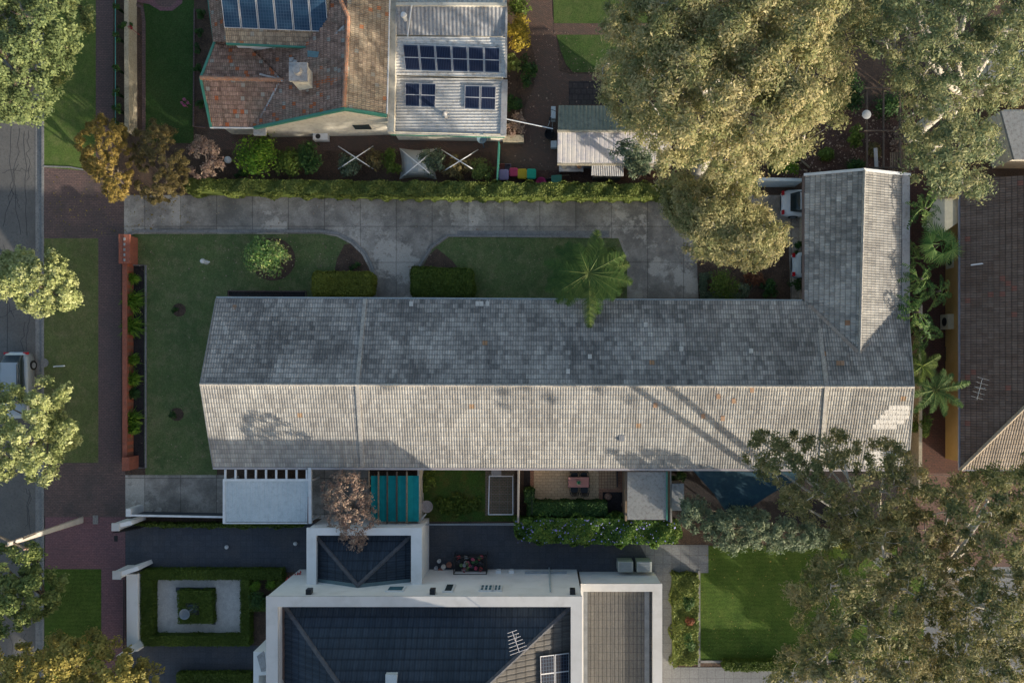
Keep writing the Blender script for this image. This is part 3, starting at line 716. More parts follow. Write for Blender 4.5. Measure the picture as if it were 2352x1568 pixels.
# ============================================================ TOWNHOUSE ROW
ZE, ZR = 2.6, 4.6
TH = thing('townhouse_row', 'long single storey townhouse terrace with weathered grey cream tiled gable roof across the middle', 'house', P(1280, 880))
A_, B_, C_, D_, E_, F_ = P(497, 685, ZE), P(460, 882, ZR), P(490, 1072, ZE), P(2086, 1077, ZE), P(2099, 888, ZR), P(2084, 692, ZE)
mb = MB(); mb.prism([P(x, y, ZE)[:2] for x, y in ((516, 700), (2066, 706), (2068, 1058), (510, 1056))], 0, ZE - .10)
p = [P(1866, 418, ZE)[:2], P(2066, 418, ZE)[:2], P(2066, 704, ZE)[:2], P(1866, 702, ZE)[:2]]; mb.prism(p, 0, ZE - .10)
obj('wall', mb, BRICKW, TH)
mb = MB()
for xs, ys in ((516, 0), (2060, 0)):
    a = P(xs, 700, ZE - .1); c = P(xs, 1056, ZE - .1); mid = ((a[0] + c[0]) / 2, (a[1] + c[1]) / 2, ZR - .2)
    mb.add([a, c, mid, (a[0] + .2, a[1], a[2]), (c[0] + .2, c[1], c[2]), (mid[0] + .2, mid[1], mid[2])], [(0, 1, 2), (5, 4, 3), (0, 2, 5, 3), (1, 4, 5, 2), (0, 3, 4, 1)])
obj('gable_wall', mb, BRICKW, TH)
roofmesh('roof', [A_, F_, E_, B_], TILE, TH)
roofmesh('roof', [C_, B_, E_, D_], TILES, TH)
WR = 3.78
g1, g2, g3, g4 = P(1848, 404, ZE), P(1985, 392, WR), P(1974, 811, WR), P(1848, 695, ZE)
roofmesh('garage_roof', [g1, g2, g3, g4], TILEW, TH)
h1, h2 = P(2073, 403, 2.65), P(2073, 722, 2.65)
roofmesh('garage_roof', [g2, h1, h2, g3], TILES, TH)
ridge(TH, B_, E_, RIDGE_C, .10); ridge(TH, g2, g3, RIDGE_C, .10)
mb = MB(); mb.bar(P(2081, 402, 2.72), P(2081, 745, 2.72), .5, .1); obj('box_gutter', mb, GALV, TH)
mb = MB(); mb.bar(lerp(g1, g2, -.01), g2, .12, .2); mb.bar(g2, h1, .12, .2)
mb = MB()
for a, b in ((P(1846, 401, ZE + .06), P(1985, 389, WR + .06)), (P(1985, 389, WR + .06), P(2092, 401, ZE + .06))): mb.bar(a, b, .16, .22)
obj('barge_board', mb, WHITEM2, TH)
gutter(TH, [P(497, 683, ZE), P(1846, 690, ZE)], M_plain('blue grey gutter', (.25, .30, .33)), dz=.02)
gutter(TH, [P(1845, 404, ZE), P(1845, 692, ZE)], M_plain('brown gutter', (.12, .09, .08)), dz=.02)
gutter(TH, [P(489, 1075, ZE), P(2086, 1080, ZE)], M_plain('pale pinkish gutter', (.42, .38, .38)), dz=.02)
mb = MB()
for a, b in ((A_, B_), (B_, C_), (F_, E_), (E_, D_)): mb.bar(Vector(a) + Vector((0, 0, .05)), Vector(b) + Vector((0, 0, .05)), .07, .2)
obj('verge_trim', mb, M_noise('weathered verge board', (.2, .2, .2), (.28, .28, .27), 3), TH)
for t0, b0 in (((838, 686), (832, 1072)), ((1876, 700), (1885, 1075))):
    rx = 820 if t0[0] < 1000 else 1899; ry = 884 if rx < 1000 else 889
    for q0, q1 in ((P(*t0, ZE + .09), P(rx, ry, ZR + .1)), (P(rx, ry, ZR + .1), P(*b0, ZE + .09))):
        mb = MB(); mb.bar(q0, q1, .24, .16); obj('party_wall_cap', mb, RIDGE_C, TH)
# valleys
for a, b in ((P(1858, 700, 2.75), P(1970, 808, 3.86)), (P(2071, 722, 2.8), P(1978, 810, 3.86))):
    mb = MB(); mb.bar(a, b, .22, .06); obj('valley_mortar', mb, M_noise('valley mortar', (.25, .2, .17), (.34, .31, .28), 3), TH)
NEWT = M_noise('new white tile', (.50, .485, .46), (.62, .60, .57), 3, (.42, .40, .37), 8, bump=.3, grain=.14)
def onslope(px, py, south=True):                 # point on the main roof seen at a pixel
    lo, hi = ZE, ZR
    for _ in range(30):
        m = (lo + hi) / 2; y = P(px, py, m)[1]
        ye = (P(px, 1074 if south else 689, ZE))[1]; yr = P(px, 885, ZR)[1]
        zs = ZE + (ZR - ZE) * (y - ye) / (yr - ye)
        if zs > m: lo = m
        else: hi = m
    return P(px, py, (lo + hi) / 2)
def tiles(cells, nm, mat, south=True, lab=None, each=False):
    mb = MB(); k = 9.4; kv = 11.0
    for (x, y, nx) in cells:
        for i in range(nx):
            a, b, c, d = [Vector(onslope(x + (i + s) * k, y + t * kv, south)) + Vector((0, 0, .06)) for s, t in ((.03, .0), (.97, .0), (.97, 1.0), (.03, 1.0))]
            mb.add([a, b, c, d] + [q - Vector((0, 0, .04)) for q in (a, b, c, d)], [(3, 2, 1, 0), (0, 1, 5, 4), (1, 2, 6, 5), (2, 3, 7, 6), (3, 0, 4, 7)])
        if each and nx: obj(nm, mb, mat, TH); mb = MB()
    if not each: obj(nm, mb, mat, TH, label=lab)
tiles([(2040, 930, 5), (2030, 941, 6), (2020, 952, 7), (2010, 963, 7), (2003, 974, 6)], 'new_tile_patch', NEWT, True, 'patch of bright new tiles near the right end of the roof')
tiles([(1995, 1035, 6), (1986, 1046, 7), (1984, 1057, 7)], 'new_tile_patch', NEWT, True, 'lower patch of bright new tiles by the gutter')
tiles([(940, 692, 1), (1092, 692, 2), (1115, 692, 1), (1350, 813, 1), (1300, 847, 1), (1990, 705, 0), (1560, 795, 1), (1478, 740, 1), (1720, 800, 1)], 'pale_tile', NEWT, False, each=True)
ORT = M_noise('orange tile', (.27, .17, .11), (.34, .22, .15), 4, bump=.1)
tiles([(535, 700, 1), (1920, 828, 2)], 'orange_tile', ORT, False, each=True)
tiles([(1722, 890, 1), (1645, 905, 1), (1680, 915, 1), (1500, 925, 1), (1655, 955, 1), (1610, 950, 1)], 'orange_tile', ORT, True, each=True)
mb = MB(); c = onslope(1428, 1006); mb.box(c[0] - .18, c[1] - .18, c[2] - .1, c[0] + .18, c[1] + .18, c[2] + .12)
c = onslope(2052, 1051); mb.lathe((c[0], c[1], c[2] - .1), [(.22, 0), (.22, .25), (.3, .3), (.28, .42), (.1, .5)], 14); obj('roof_vent', mb, GALV, TH)

# ============================================================ NORTHERN TILED HOUSE
NH = thing('tiled_house', 'old house with weathered terracotta tiled roof, green trim and white chimney', 'house', P(760, 280))
zwr = 3.6
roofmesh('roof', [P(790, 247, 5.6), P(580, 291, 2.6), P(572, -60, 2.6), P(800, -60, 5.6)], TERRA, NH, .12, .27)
roofmesh('roof', [P(790, 247, 5.6), P(800, -60, 5.6), P(895, -60, 4.2), P(888, 264, 4.2)], TERRAL, NH, .12, .27, label='lichen covered slope with a lighter sunlit tone painted in')
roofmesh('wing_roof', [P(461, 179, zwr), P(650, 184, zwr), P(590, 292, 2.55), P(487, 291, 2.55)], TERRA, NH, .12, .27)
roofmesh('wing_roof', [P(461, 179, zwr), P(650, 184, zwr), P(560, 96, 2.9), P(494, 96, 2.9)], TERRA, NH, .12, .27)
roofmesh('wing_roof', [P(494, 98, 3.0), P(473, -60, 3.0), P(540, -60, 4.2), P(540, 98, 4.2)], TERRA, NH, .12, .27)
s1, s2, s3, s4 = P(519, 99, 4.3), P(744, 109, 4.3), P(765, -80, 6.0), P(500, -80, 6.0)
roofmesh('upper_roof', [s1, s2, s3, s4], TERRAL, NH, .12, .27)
mb = MB(); mb.pprism([(530, 92), (735, 100), (745, -80), (530, -80)], 2.0, 4.2); obj('upper_wall', mb, WHITEW, NH)
ridge(NH, P(790, 247, 5.6), P(800, 40, 5.6), RIDGE_T, .13); ridge(NH, P(461, 179, zwr), P(650, 184, zwr), RIDGE_T, .13)
ridge(NH, P(800, 40, 5.6), P(755, -60, 6.0), RIDGE_T, .12); 
mb = MB(); n0 = [P(582, 293, 2.7), P(790, 249, 5.68), P(889, 265, 4.28)]
for a, b in zip(n0[:-1], n0[1:]): mb.bar(a, b, .16, .24)
n1 = [P(484, 292, 2.62), P(460, 179, 3.66), P(492, 97, 2.98), P(471, -60, 3.05)]
for a, b in zip(n1[:-1], n1[1:]): mb.bar(a, b, .16, .22)
mb.bar(P(519, 100, 4.33), P(744, 110, 4.33), .10, .16)
obj('barge_board', mb, GREENT, NH)
mb = MB(); mb.tube([P(483, 293, 2.5), P(590, 294, 2.5)], .07); mb.tube([P(889, 262, 4.2), P(896, -50, 4.2)], .06); obj('gutter', mb, WHITEM2, NH)
mb = MB()
for a, b in ((P(596, 170, 3.7), P(642, 183, 3.72)), (P(640, 190, 3.55), P(592, 285, 2.75)), (P(612, 155, 3.2), P(648, 186, 3.75)), (P(790, 60, 5.55), P(757, 92, 5.0)), (P(740, 128, 4.6), P(700, 112, 4.2))): mb.bar(a, b, .12, .05)
obj('valley_flashing', mb, GALV, NH)
mb = MB()
top = [P(592, 289, 2.55), P(790, 250, 5.45), P(884, 264, 4.1)]; wallgable(mb, top, .25)
mb.pprism([(592, 286), (884, 262), (886, -60), (592, -60)], 0, 2.4)
mb.pprism([(500, 284), (600, 284), (600, -60), (500, -60)], 0, 2.4); obj('wall', mb, CREAMW, NH)
# window and louvre on the gable wall
def onwall(px, py, yp): z = H * (1 - yp / (py - 850)) ; k = (H - z) / H / S; return ((px - NX) * k, -yp / S, z)
wy = -top[0][1] * S
mb = MB(); a = onwall(812, 291, -(top[1][1] * S)); mb.box(a[0], a[1] - .03, a[2] - .5, a[0] + 1.1, a[1] + .05, a[2] + .35); o = obj('window', mb, GLASSD, NH)
mb = MB(); c = P(684, 164, 6.0); k = .48
mb.box(c[0] - k, c[1] - k, 3.2, c[0] + k, c[1] + k, 5.85); ch = obj('chimney', mb, CREAMW, NH)
WL[ch.name] = WL[NH.name]
mb = MB(); mb.box(c[0] - k - .08, c[1] - k - .08, 5.75, c[0] + k + .08, c[1] + k + .08, 5.95); mb.lathe((c[0], c[1], 5.95), [(.26, 0), (.24, .35), (.16, .35)], 14); obj('chimney_cap', mb, GALV, ch)
mb = MB(); a = P(713, 125, 4.6); mb.add([P(706, 116, 4.75), P(733, 119, 4.95), P(730, 133, 4.7), P(706, 131, 4.5)], [(3, 2, 1, 0)]); obj('skylight', mb, GLASSB, NH)
mb = MB(); 
for x, y in ((669, 137), (677, 143)): q = P(x, y, 4.6); mb.box(q[0] - .13, q[1] - .13, 4.1, q[0] + .13, q[1] + .13, 4.62)
obj('roof_vent', mb, GALV, NH)
def onplane(px, py, a, b, c):                    # intersect camera ray with plane abc
    a, b, c = Vector(a), Vector(b), Vector(c); n = (b - a).cross(c - a); o = Vector((0, 0, H)); d = Vector(P(px, py, 0)) - o
    t = n.dot(a - o) / n.dot(d); return tuple(o + d * t)
pl = lambda x, y: onplane(x, y, s1, s2, s3)
quadgrid(NH, pl(507, -12), pl(750, -5), pl(756, 76), pl(516, 66), 6, 1, PAN1, .025)

# ============================================================ METAL ROOFED EXTENSION
EX = thing('metal_roof_extension', 'low house extension with pale corrugated metal roof and solar panels beside the tiled house', 'house', P(1030, 200))
mb = MB(); mb.pprism([(900, -60), (1152, -60), (1152, 300), (900, 296)], 0, 2.5); obj('wall', mb, CREAMW, EX)
e1 = [P(908, 175, 3.05), P(1158, 183, 3.05), P(1156, 308, 2.65), P(904, 302, 2.65)]
roofmesh('roof', e1, GALV2, EX, .19, 0, (-.018, .012, .012, -.018, -.018, -.018), edir=(0, 1, 0))
e2 = [P(905, 84, 3.45), P(1162, 86, 3.45), P(1162, 178, 3.35), P(905, 172, 3.35)]
roofmesh('roof', e2, WHITEM, EX, .19, 0, (-.015, .010, .010, -.015), edir=(0, 1, 0), label='upper flat pale cream roof with the long row of panels')
e3 = [P(910, 14, 4.0), P(1164, 14, 4.0), P(1160, 84, 3.5), P(904, 80, 3.5)]
roofmesh('roof', e3, GALV, EX, .25, 0, (-.015, .012, .012, -.015))
roofmesh('roof', [P(912, -60, 4.2), P(1164, -60, 4.2), P(1164, 8, 3.9), P(910, 4, 3.9)], WHITEM, EX, .3, 0, (-.05, .05))
mb = MB(); mb.bar(P(897, 303, 3.45), P(905, -60, 3.8), .42, .5); mb.bar(P(909, 9, 4.12), P(1164, 10, 4.12), .2, .5)
mb.bar(P(898, 306, 2.8), P(1160, 312, 2.75), .1, .14); obj('fascia', mb, CREAMW, EX)
mb = MB(); mb.bar(P(898, 309, 2.72), P(1159, 315, 2.66), .08, .1); obj('gutter', mb, GREENT, EX)
mb = MB(); mb.bar(P(1159, 183, 3.1), P(1156, 312, 2.72), .38, .14); mb.bar(P(1163, 14, 4.0), P(1162, 178, 3.5), .12, .2); obj('box_gutter', mb, GALV, EX)
pl = lambda x, y: onplane(x, y, e2[0], e2[1], e2[2])
quadgrid(EX, pl(924, 101), pl(1149, 109), pl(1149, 171), pl(931, 165), 6, 1, PAN2, .03)
pl = lambda x, y: onplane(x, y, e1[0], e1[1], e1[2])
quadgrid(EX, pl(930, 189), pl(1003, 191), pl(1001, 250), pl(930, 247), 2, 1, PAN2, .03)
quadgrid(EX, pl(1067, 195), pl(1141, 197), pl(1139, 256), pl(1066, 253), 2, 1, PAN2, .03)
mb = MB(); q = P(1024, 268, 2.9); mb.tube([(q[0], q[1], 2.6), (q[0], q[1], 3.6)], .11, 10); mb.lathe((q[0], q[1], 3.6), [(.2, 0), (.05, .18)], 10); obj('flue_pipe', mb, GALV, EX)
mb = MB(); q = P(929, 40, 4.1); mb.lathe((q[0], q[1], 3.7), [(.12, 0), (.12, .6), (.2, .65), (.16, .8), (.02, .85)], 12); obj('roof_vent', mb, WHITEM2, EX)
mb = MB(); mb.tube([P(946, 12, 4.12), P(943, 30, 3.98), P(936, 84, 3.6)], .05); obj('roof_pipe', mb, WHITEM2, EX)
mb = MB(); d = P(1107, 320, 2.0); mb.lathe(d, [(.02, 0), (.18, .03), (.32, .12), (.33, .14), (.16, .06), (.02, .03)], 16); mb.tube([(d[0], d[1], .1), d], .03)
tag(obj('satellite_dish', mb, M_plain('blue grey dish', (.16, .24, .3))), 'small blue grey satellite dish below the metal roofed extension', 'satellite dish')
mb = MB(); mb.pbox(1155, 310, 1203, 325, .1, .6); tag(obj('low_garden_wall', mb, STONE), 'low cream stone ledge at the corner of the metal roofed extension', 'wall')
mb = MB(); mb.tube([P(1156, 272, 2.7), P(1270, 296, 2.4)], .035); tag(obj('clothes_line_pole', mb, WHITEM2), 'thin white pole spanning from the extension to the garden shed', 'pole')
# green fence between beds and bins
mb = MB(); mb.bar(P(1146, 325, 1.7), P(1142, 412, 1.7), .06, 1.6); mb.bar(P(1146, 325, 1.75), P(1142, 412, 1.75), .10, .05)
tag(obj('side_gate_fence', mb, GREENT), 'thin green metal fence between the herb hoops and the storage tubs', 'fence')

# ============================================================ SHED AND THINGS BY IT
SH = thing('garden_shed', 'garden shed with greenish upper slope and pale lilac metal lower slope beneath the gum', 'shed', P(1420, 320))
mb = MB(); mb.pprism([(1290, 248), (1535, 248), (1535, 368), (1290, 368)], 0, 2.15); obj('wall', mb, M_noise('shed wall', (.3, .3, .28), (.36, .35, .33)), SH)
roofmesh('roof', [P(1283, 242, 2.3), P(1542, 244, 2.3), P(1542, 302, 2.85), P(1281, 302, 2.85)], GREENRF, SH, .25, 0, (-.02, .012, .012, .012, -.02), label='greenish slope')
roofmesh('roof', [P(1281, 302, 2.85), P(1542, 302, 2.85), P(1542, 374, 2.3), P(1280, 374, 2.3)], LILACRF, SH, .30, 0, (-.008, .006, .006, .006, .006), label='pale lilac slope')
mb = MB(); mb.bar(P(1280, 301, 2.92), P(1542, 302, 2.92), .14, .06); obj('ridge_cap', mb, STONE, SH)
mb = MB(); mb.bar(P(1280, 377, 2.3), P(1542, 378, 2.3), .12, .1); obj('gutter', mb, STONE, SH)
LT = thing('lean_to', 'small grey corrugated lean-to just below the pale shed roof', 'shed', P(1396, 390))
mb = MB(); mb.pbox(1364, 380, 1428, 402, .1, 1.55); obj('wall', mb, M_noise('dark shed wall', (.1, .1, .1), (.14, .14, .13)), LT)
roofmesh('roof', [P(1358, 374, 1.95), P(1432, 374, 1.95), P(1432, 405, 1.65), P(1358, 403, 1.65)], GALV, LT, .12, 0, (-.02, .02))
WB = thing('work_bench', 'grey bench with pots against the shed edge', 'bench', P(1312, 385))
mb = MB(); mb.pbox(1284, 379, 1340, 394, .82, .9); obj('bench_top', mb, GALV, WB)
for x in (1286, 1336):
    mb = MB(); mb.pbox(x, 380, x + 3, 393, .1, .82); obj('leg', mb, DARKM, WB)
for i, (x, c) in enumerate(((1295, 'pot cream'), (1316, 'pot grey'), (1330, 'pot brown'))):
    mb = MB(); q = P(x, 385, .9); mb.lathe((q[0], q[1], .9), [(.1, 0), (.15, .24), (.13, .24), (.12, .2), (.01, .2)], 12)
    tag(obj('flower_pot', mb, M_plain(c, [(.5, .45, .35), (.3, .3, .3), (.3, .17, .1)][i])), ['cream pot on the grey bench below the shed', 'grey pot in the middle of the bench below the shed', 'brown pot at the right end of the bench below the shed'][i], 'pot')
# storage tubs
for x, y, r_, c, nm in ((1158, 407, (14, 16), (.30, .22, .40), 'lavender'), (1180.5, 401, (12, 13), (.50, .04, .11), 'crimson'), (1200, 405, (13, 15), (.50, .34, .01), 'yellow'), (1221, 405, (13, 15), (.01, .36, .22), 'turquoise green')):
    T = thing('storage_tub', nm + ' square plastic tub in the row beside the hedge', 'tub', P(x, y, 0), 'coloured tubs beside the hedge')
    g = (T.location.x, T.location.y); wx, wy_ = r_[0] / S * .75, r_[1] / S * .7
    def ring(s_, z_): 
        return [(g[0] + sx * wx * s_ * a_, g[1] + sy * wy_ * s_ * b_, z_) for sx, sy, a_, b_ in ((1, 1, .75, 1), (1, 1, 1, .75), (1, -1, 1, .75), (1, -1, .75, 1), (-1, -1, .75, 1), (-1, -1, 1, .75), (-1, 1, 1, .75), (-1, 1, .75, 1))]
    mat = M_plain(nm + ' plastic', c, .45)
    mb = MB(); mb.add(ring(.75, .1) + ring(1, .62), [tuple(range(7, -1, -1)), tuple(range(8, 16))] + [(i, i + 8, (i + 1) % 8 + 8, (i + 1) % 8) for i in range(8)]); obj('tub_body', mb, mat, T)
    mb = MB(); mb.add(ring(1.08, .62) + ring(1.08, .67) + ring(.86, .70), [(i, i + 8, (i + 1) % 8 + 8, (i + 1) % 8) for i in range(8)] + [(i + 8, i + 16, (i + 1) % 8 + 16, (i + 1) % 8 + 8) for i in range(8)] + [tuple(range(16, 24))]); obj('lid', mb, mat, T)
for x, c, nm in ((1152, (.42, .12, .10), 'pink'), (1166, (.16, .12, .15), 'grey purple')):
    T = MB(); q = P(x, 383, .5); 
    for (a, b, c_, d_) in ((-.22, -.22, .22, -.18), (-.22, .18, .22, .22), (-.22, -.18, -.18, .18), (.18, -.18, .22, .18)): T.box(q[0] + a, q[1] + b, .1, q[0] + c_, q[1] + d_, .45)
    T.box(q[0] - .18, q[1] - .18, .1, q[0] + .18, q[1] + .18, .16)
    tag(obj('crate', T, M_plain(nm + ' crate', c)), nm + ' open plastic crate behind the lavender tub', 'crate')
mb = MB(); q = P(1243, 419, .3); mb.lathe(q, [(.1, -.15), (.3, -.1), (.36, .05), (.3, .05), (.06, -.05)], 14); tag(obj('bowl', mb, M_plain('magenta', (.4, .02, .12))), 'magenta bowl by the hedge right of the turquoise tub', 'bowl')
WBW = thing('wheelbarrow', 'green wheelbarrow lying by the hedge below the grey bench', 'wheelbarrow', P(1275, 416))
mb = MB(); q = P(1280, 411, .5); mb.prism([(q[0] - .4, q[1] - .22), (q[0] + .3, q[1] - .28), (q[0] + .3, q[1] + .28), (q[0] - .4, q[1] + .22)], .35, .55); obj('tray', mb, GREENT, WBW)
mb = MB(); mb.tube([(q[0] - .62, q[1] - .05, .3), (q[0] - .62, q[1] + .05, .3)], .2, 14); obj('wheel', mb, TYRE, WBW)
mb = MB(); 
for s_ in (-.22, .22): mb.tube([(q[0] - .65, q[1] + s_ * .3, .3), (q[0] + .2, q[1] + s_, .42), (q[0] + .8, q[1] + s_ * 1.1, .6)], .022)
obj('handle', mb, TIMBER, WBW)
# bikes and garden clutter at the shed end
def bicycle(name, label, px, py, ang, mat, grp=None):
    T = thing(name, label, 'bicycle', P(px, py), grp); T.rotation_euler = (0, 0, ang); WL[T.name] = Vector((0, 0, 0))
    for dx in (-.52, .52):
        mb = MB(); n = 20; mb.tube([(dx + .33 * math.cos(2 * math.pi * i / n), .0, .45 + .33 * math.sin(2 * math.pi * i / n)) for i in range(n + 1)], .02, 5); obj('wheel', mb, TYRE, T)
    mb = MB(); 
    for a, b in (((-.52, 0, .45), (-.1, 0, .4)), ((-.1, 0, .4), (.4, 0, .85)), ((-.1, 0, .4), (-.2, 0, .95)), ((-.2, 0, .9), (.4, 0, .9)), ((.4, 0, .95), (.52, 0, .45)), ((-.52, 0, .45), (-.2, 0, .9))): mb.tube([a, b], .018, 5)
    obj('frame', mb, mat, T)
    mb = MB(); mb.tube([(.38, -.28, 1.05), (.42, 0, 1.02), (.38, .28, 1.05)], .018, 5); obj('handlebar', mb, DARKM, T)
    mb = MB(); mb.box(-.33, -.07, .97, -.08, .07, 1.02); obj('saddle', mb, DARKM, T)
bicycle('bicycle', 'pale framed bicycle leaning beside the end of the garden shed', 1265, 278, 1.2, WHITEM2)
bicycle('bicycle', 'dark bicycle below the pale one beside the garden shed', 1268, 300, 1.5, GREYM)
mb = MB(); q = P(1262, 312, 0); mb.lathe((q[0], q[1], .1), [(.3, 0), (.36, .3), (.3, .3), (.28, .1), (.02, .08)], 16); tag(obj('spare_tyre', mb, TYRE), 'black tub or tyre on the brick path at the shed end', 'tyre')
mb = MB(); q = P(1272, 330, .5); mb.box(q[0] - .2, q[1] - .25, .1, q[0] + .2, q[1] + .2, .5); tag(obj('garden_box', mb, PALEBL), 'pale blue box beside the lower end of the shed', 'box')
mb = MB(); q = P(1271, 258, .9); mb.box(q[0] - .15, q[1] - .4, .1, q[0] + .15, q[1] + .4, .9); tag(obj('storage_box', mb, PALEBL), 'tall pale blue box beside the green upper shed slope', 'box')
# white hoops over herb beds and net tent
HG = 'crossed white hoops over the beds'
for cx, cy, dx, dy, lab in ((817, 362, 40, 26, 'crossed white hoops over the bed left of the net tent'), (1056, 370, 42, 26, 'crossed white hoops over the bed right of the net tent')):
    mb = MB()
    for s_ in (1, -1):
        pts = []
        for t in np.linspace(-1, 1, 11): pts.append(P(cx + dx * t, cy + dy * t * s_, max(.12, 1.5 * (1 - t ** 4 * .9))))
        mb.tube(pts, .035, 5)
    tag(obj('garden_hoops', mb, WHITEM2), lab, 'hoops', HG)
NTn = thing('net_tent', 'white insect net stretched over crossed hoops in the garden bed', 'net', P(960, 375))
nm_ = NT('white netting', .9, .1); nm_.b.inputs['Base Color'].default_value = (.75, .80, .80, 1); nm_.b.inputs['Alpha'].default_value = .5
mb = MB(); n = 12; vs = []
for i in range(n + 1):
    for j in range(n + 1):
        s_, t = i / n * 2 - 1, j / n * 2 - 1
        pull = 1 - .22 * (1 - max(abs(s_), abs(t)) ** 2) - .14 * (1 - min(abs(s_), abs(t)) ** 2) * max(abs(s_), abs(t)) ** 4
        z_ = 1.45 * (1 - max(abs(s_), abs(t)) ** 3 * .8) - .2 * (1 - abs(abs(s_) - abs(t)))
        vs.append(P(960 + 43 * s_ * pull, 376 + 36 * t * pull, max(z_, .15)))
mb.add(vs, [(i * (n + 1) + j, (i + 1) * (n + 1) + j, (i + 1) * (n + 1) + j + 1, i * (n + 1) + j + 1) for i in range(n) for j in range(n)]); obj('net', mb, nm_.m, NTn)
mb = MB()
for s_ in (1, -1): mb.tube([P(960 + 40 * t, 376 + 33 * t * s_, max(.15, 1.45 * (1 - abs(t) ** 3 * .8) + .04)) for t in np.linspace(-1, 1, 13)], .04, 5)
obj('hoop', mb, WHITEM2, NTn)
mb = MB(); q = P(738, 316, .5); mb.box(q[0] - .5, q[1] - .22, .25, q[0] + .5, q[1] + .22, .75); AC = thing('air_conditioner', 'white outdoor air conditioner below the cream gable wall', 'air conditioner', P(740, 320))
obj('casing', mb, WHITEM2, AC)
mb = MB(); mb.lathe((q[0] - .15, q[1], .755), [(.17, 0), (.17, .015), (.02, .02)], 14); obj('fan_grille', mb, DARKM, AC)
mb = MB(); 
for s_ in (-.4, .4): mb.box(q[0] + s_ - .05, q[1] - .2, .1, q[0] + s_ + .05, q[1] + .2, .25)
obj('foot', mb, DARKM, AC)
mb = MB(); mb.pbox(582, 288, 610, 310, 2.2, 2.4); PCH = tag(obj('porch_roof', mb, GALV), 'small flat pale porch roof at the left end of the cream gable wall', 'porch')
mb = MB(); q = P(523, 367, .3); mb.lathe(q, [(.1, -.2), (.22, -.15), (.24, 0), (.1, .12), (.02, .14)], 12); tag(obj('garden_ornament', mb, WHITEM2), 'white rounded garden ornament beside the dark shrubs', 'ornament')
# ============================================================ BROWN ROOFED HOUSE (right edge)
BH = thing('brown_roof_house', 'house with dark brown tiled roof and ochre wall at the right edge', 'house', P(2300, 740))
b1, b2, b3, b4 = P(2206, 410, 2.7), P(2206, 1078, 2.7), P(2440, 850, 5.2), P(2440, 400, 5.2)
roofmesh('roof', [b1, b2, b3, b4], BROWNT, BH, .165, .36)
roofmesh('roof', [b2, P(2760, 1078, 2.7), P(2560, 850, 5.2), b3], M_tile('sun toned brown tile', (.27, .22, .17), (.36, .30, .24), warm_p=0.0, pale_p=0.0, lf=.4, blotch=.2), BH, .165, .36, label='lower slope of the brown roof with sunlit tan painted in')  # same brown roof; sunlight on this slope painted as a paler tile colour
ridge(BH, b2, b3, M_noise('tan ridge', (.3, .25, .19), (.38, .32, .25), 2), .12)
mb = MB(); mb.pprism([(2216, 425), (2216, 1062), (2560, 1062), (2560, 425)], 0, 2.5); obj('wall', mb, OCHREW, BH)
gutter(BH, [P(2205, 410, 2.68), P(2205, 1079, 2.68), P(2700, 1080, 2.68)], M_plain('lilac grey gutter', (.28, .28, .34)))
mb = MB()
for x, y, s_ in ((2237, 890, 1),):
    q = onplane(x, y, b1, b2, b3); a = Vector(q); mb.tube([a, a + Vector((0, 0, 1.2))], .025)
    t = a + Vector((0, 0, 1.1)); mb.tube([t + Vector((-.45, -.75, 0)), t + Vector((-.1, .6, .0))], .015)
    for k in np.linspace(-.8, .8, 5): mb.tube([t + Vector((-.25 + k * .25 - .35, k * .75 + .1, 0)), t + Vector((-.25 + k * .25 + .4, k * .75 - .12, 0))], .009, 4)
obj('roof_antenna', mb, GREYM, BH)
mb = MB(); a = Vector(onplane(2246, 607, b1, b2, b3)); mb.bar(a + Vector((-.5, -.06, .12)), a + Vector((.6, .08, .14)), .08, .06); obj('roof_pole', mb, WHITEM2, BH)
for y, l in ((738, 'upper'), (597, 'higher')):
    q = P(2190 if y > 700 else 2203, y, 1.2); T = thing('air_conditioner', ('cream air conditioner box in the brick alley against the ochre wall' if y > 700 else 'grey air conditioner tucked under the brown roof eave'), 'air conditioner', (q[0], q[1], .1))
    mb = MB(); mb.box(q[0] - .35, q[1] - .5, .2, q[0] + .25, q[1] + .5, 1.2); obj('casing', mb, M_plain('cream casing', (.48, .46, .36)), T)
    mb = MB(); mb.tube([(q[0] - .37, q[1], .72), (q[0] - .35, q[1], .72)], .3, 14); mb.box(q[0] - .3, q[1] - .45, .1, q[0] + .2, q[1] - .35, .2); obj('fan_grille', mb, DARKM, T)
mb = MB(); mb.pprism([(2150, 455), (2190, 440), (2213, 470), (2203, 510), (2150, 545), (2118, 520)], 2.25, 2.32); tag(obj('awning', mb, M_plain('beige canvas', (.42, .40, .31), .8)), 'beige canvas awning between the palms and the brown roof', 'awning')
mb = MB(); mb.pbox(2140, 438, 2212, 456, 2.3, 2.42); tag(obj('pergola_beam', mb, TIMBER), 'thick timber beam above the beige awning', 'beam')
mb = MB(); mb.bar(P(2115, 700, 1.85), P(2114, 1130, 1.85), .16, 1.75); mb.bar(P(2115, 700, 1.93), P(2114, 1130, 1.93), .22, .08)
tag(obj('boundary_wall', mb, STONE), 'narrow stone boundary wall between terrace and brick alley', 'wall')
mb = MB(); q = P(2186, 812, .4); mb.box(q[0] - .3, q[1] - .5, .1, q[0] + .3, q[1] + .5, .2); mb.box(q[0] - .26, q[1] - .46, .2, q[0] + .26, q[1] + .46, .22)
tag(obj('door_mat', mb, DARKM), 'dark mat on the red brick alley beside the ochre wall', 'mat')

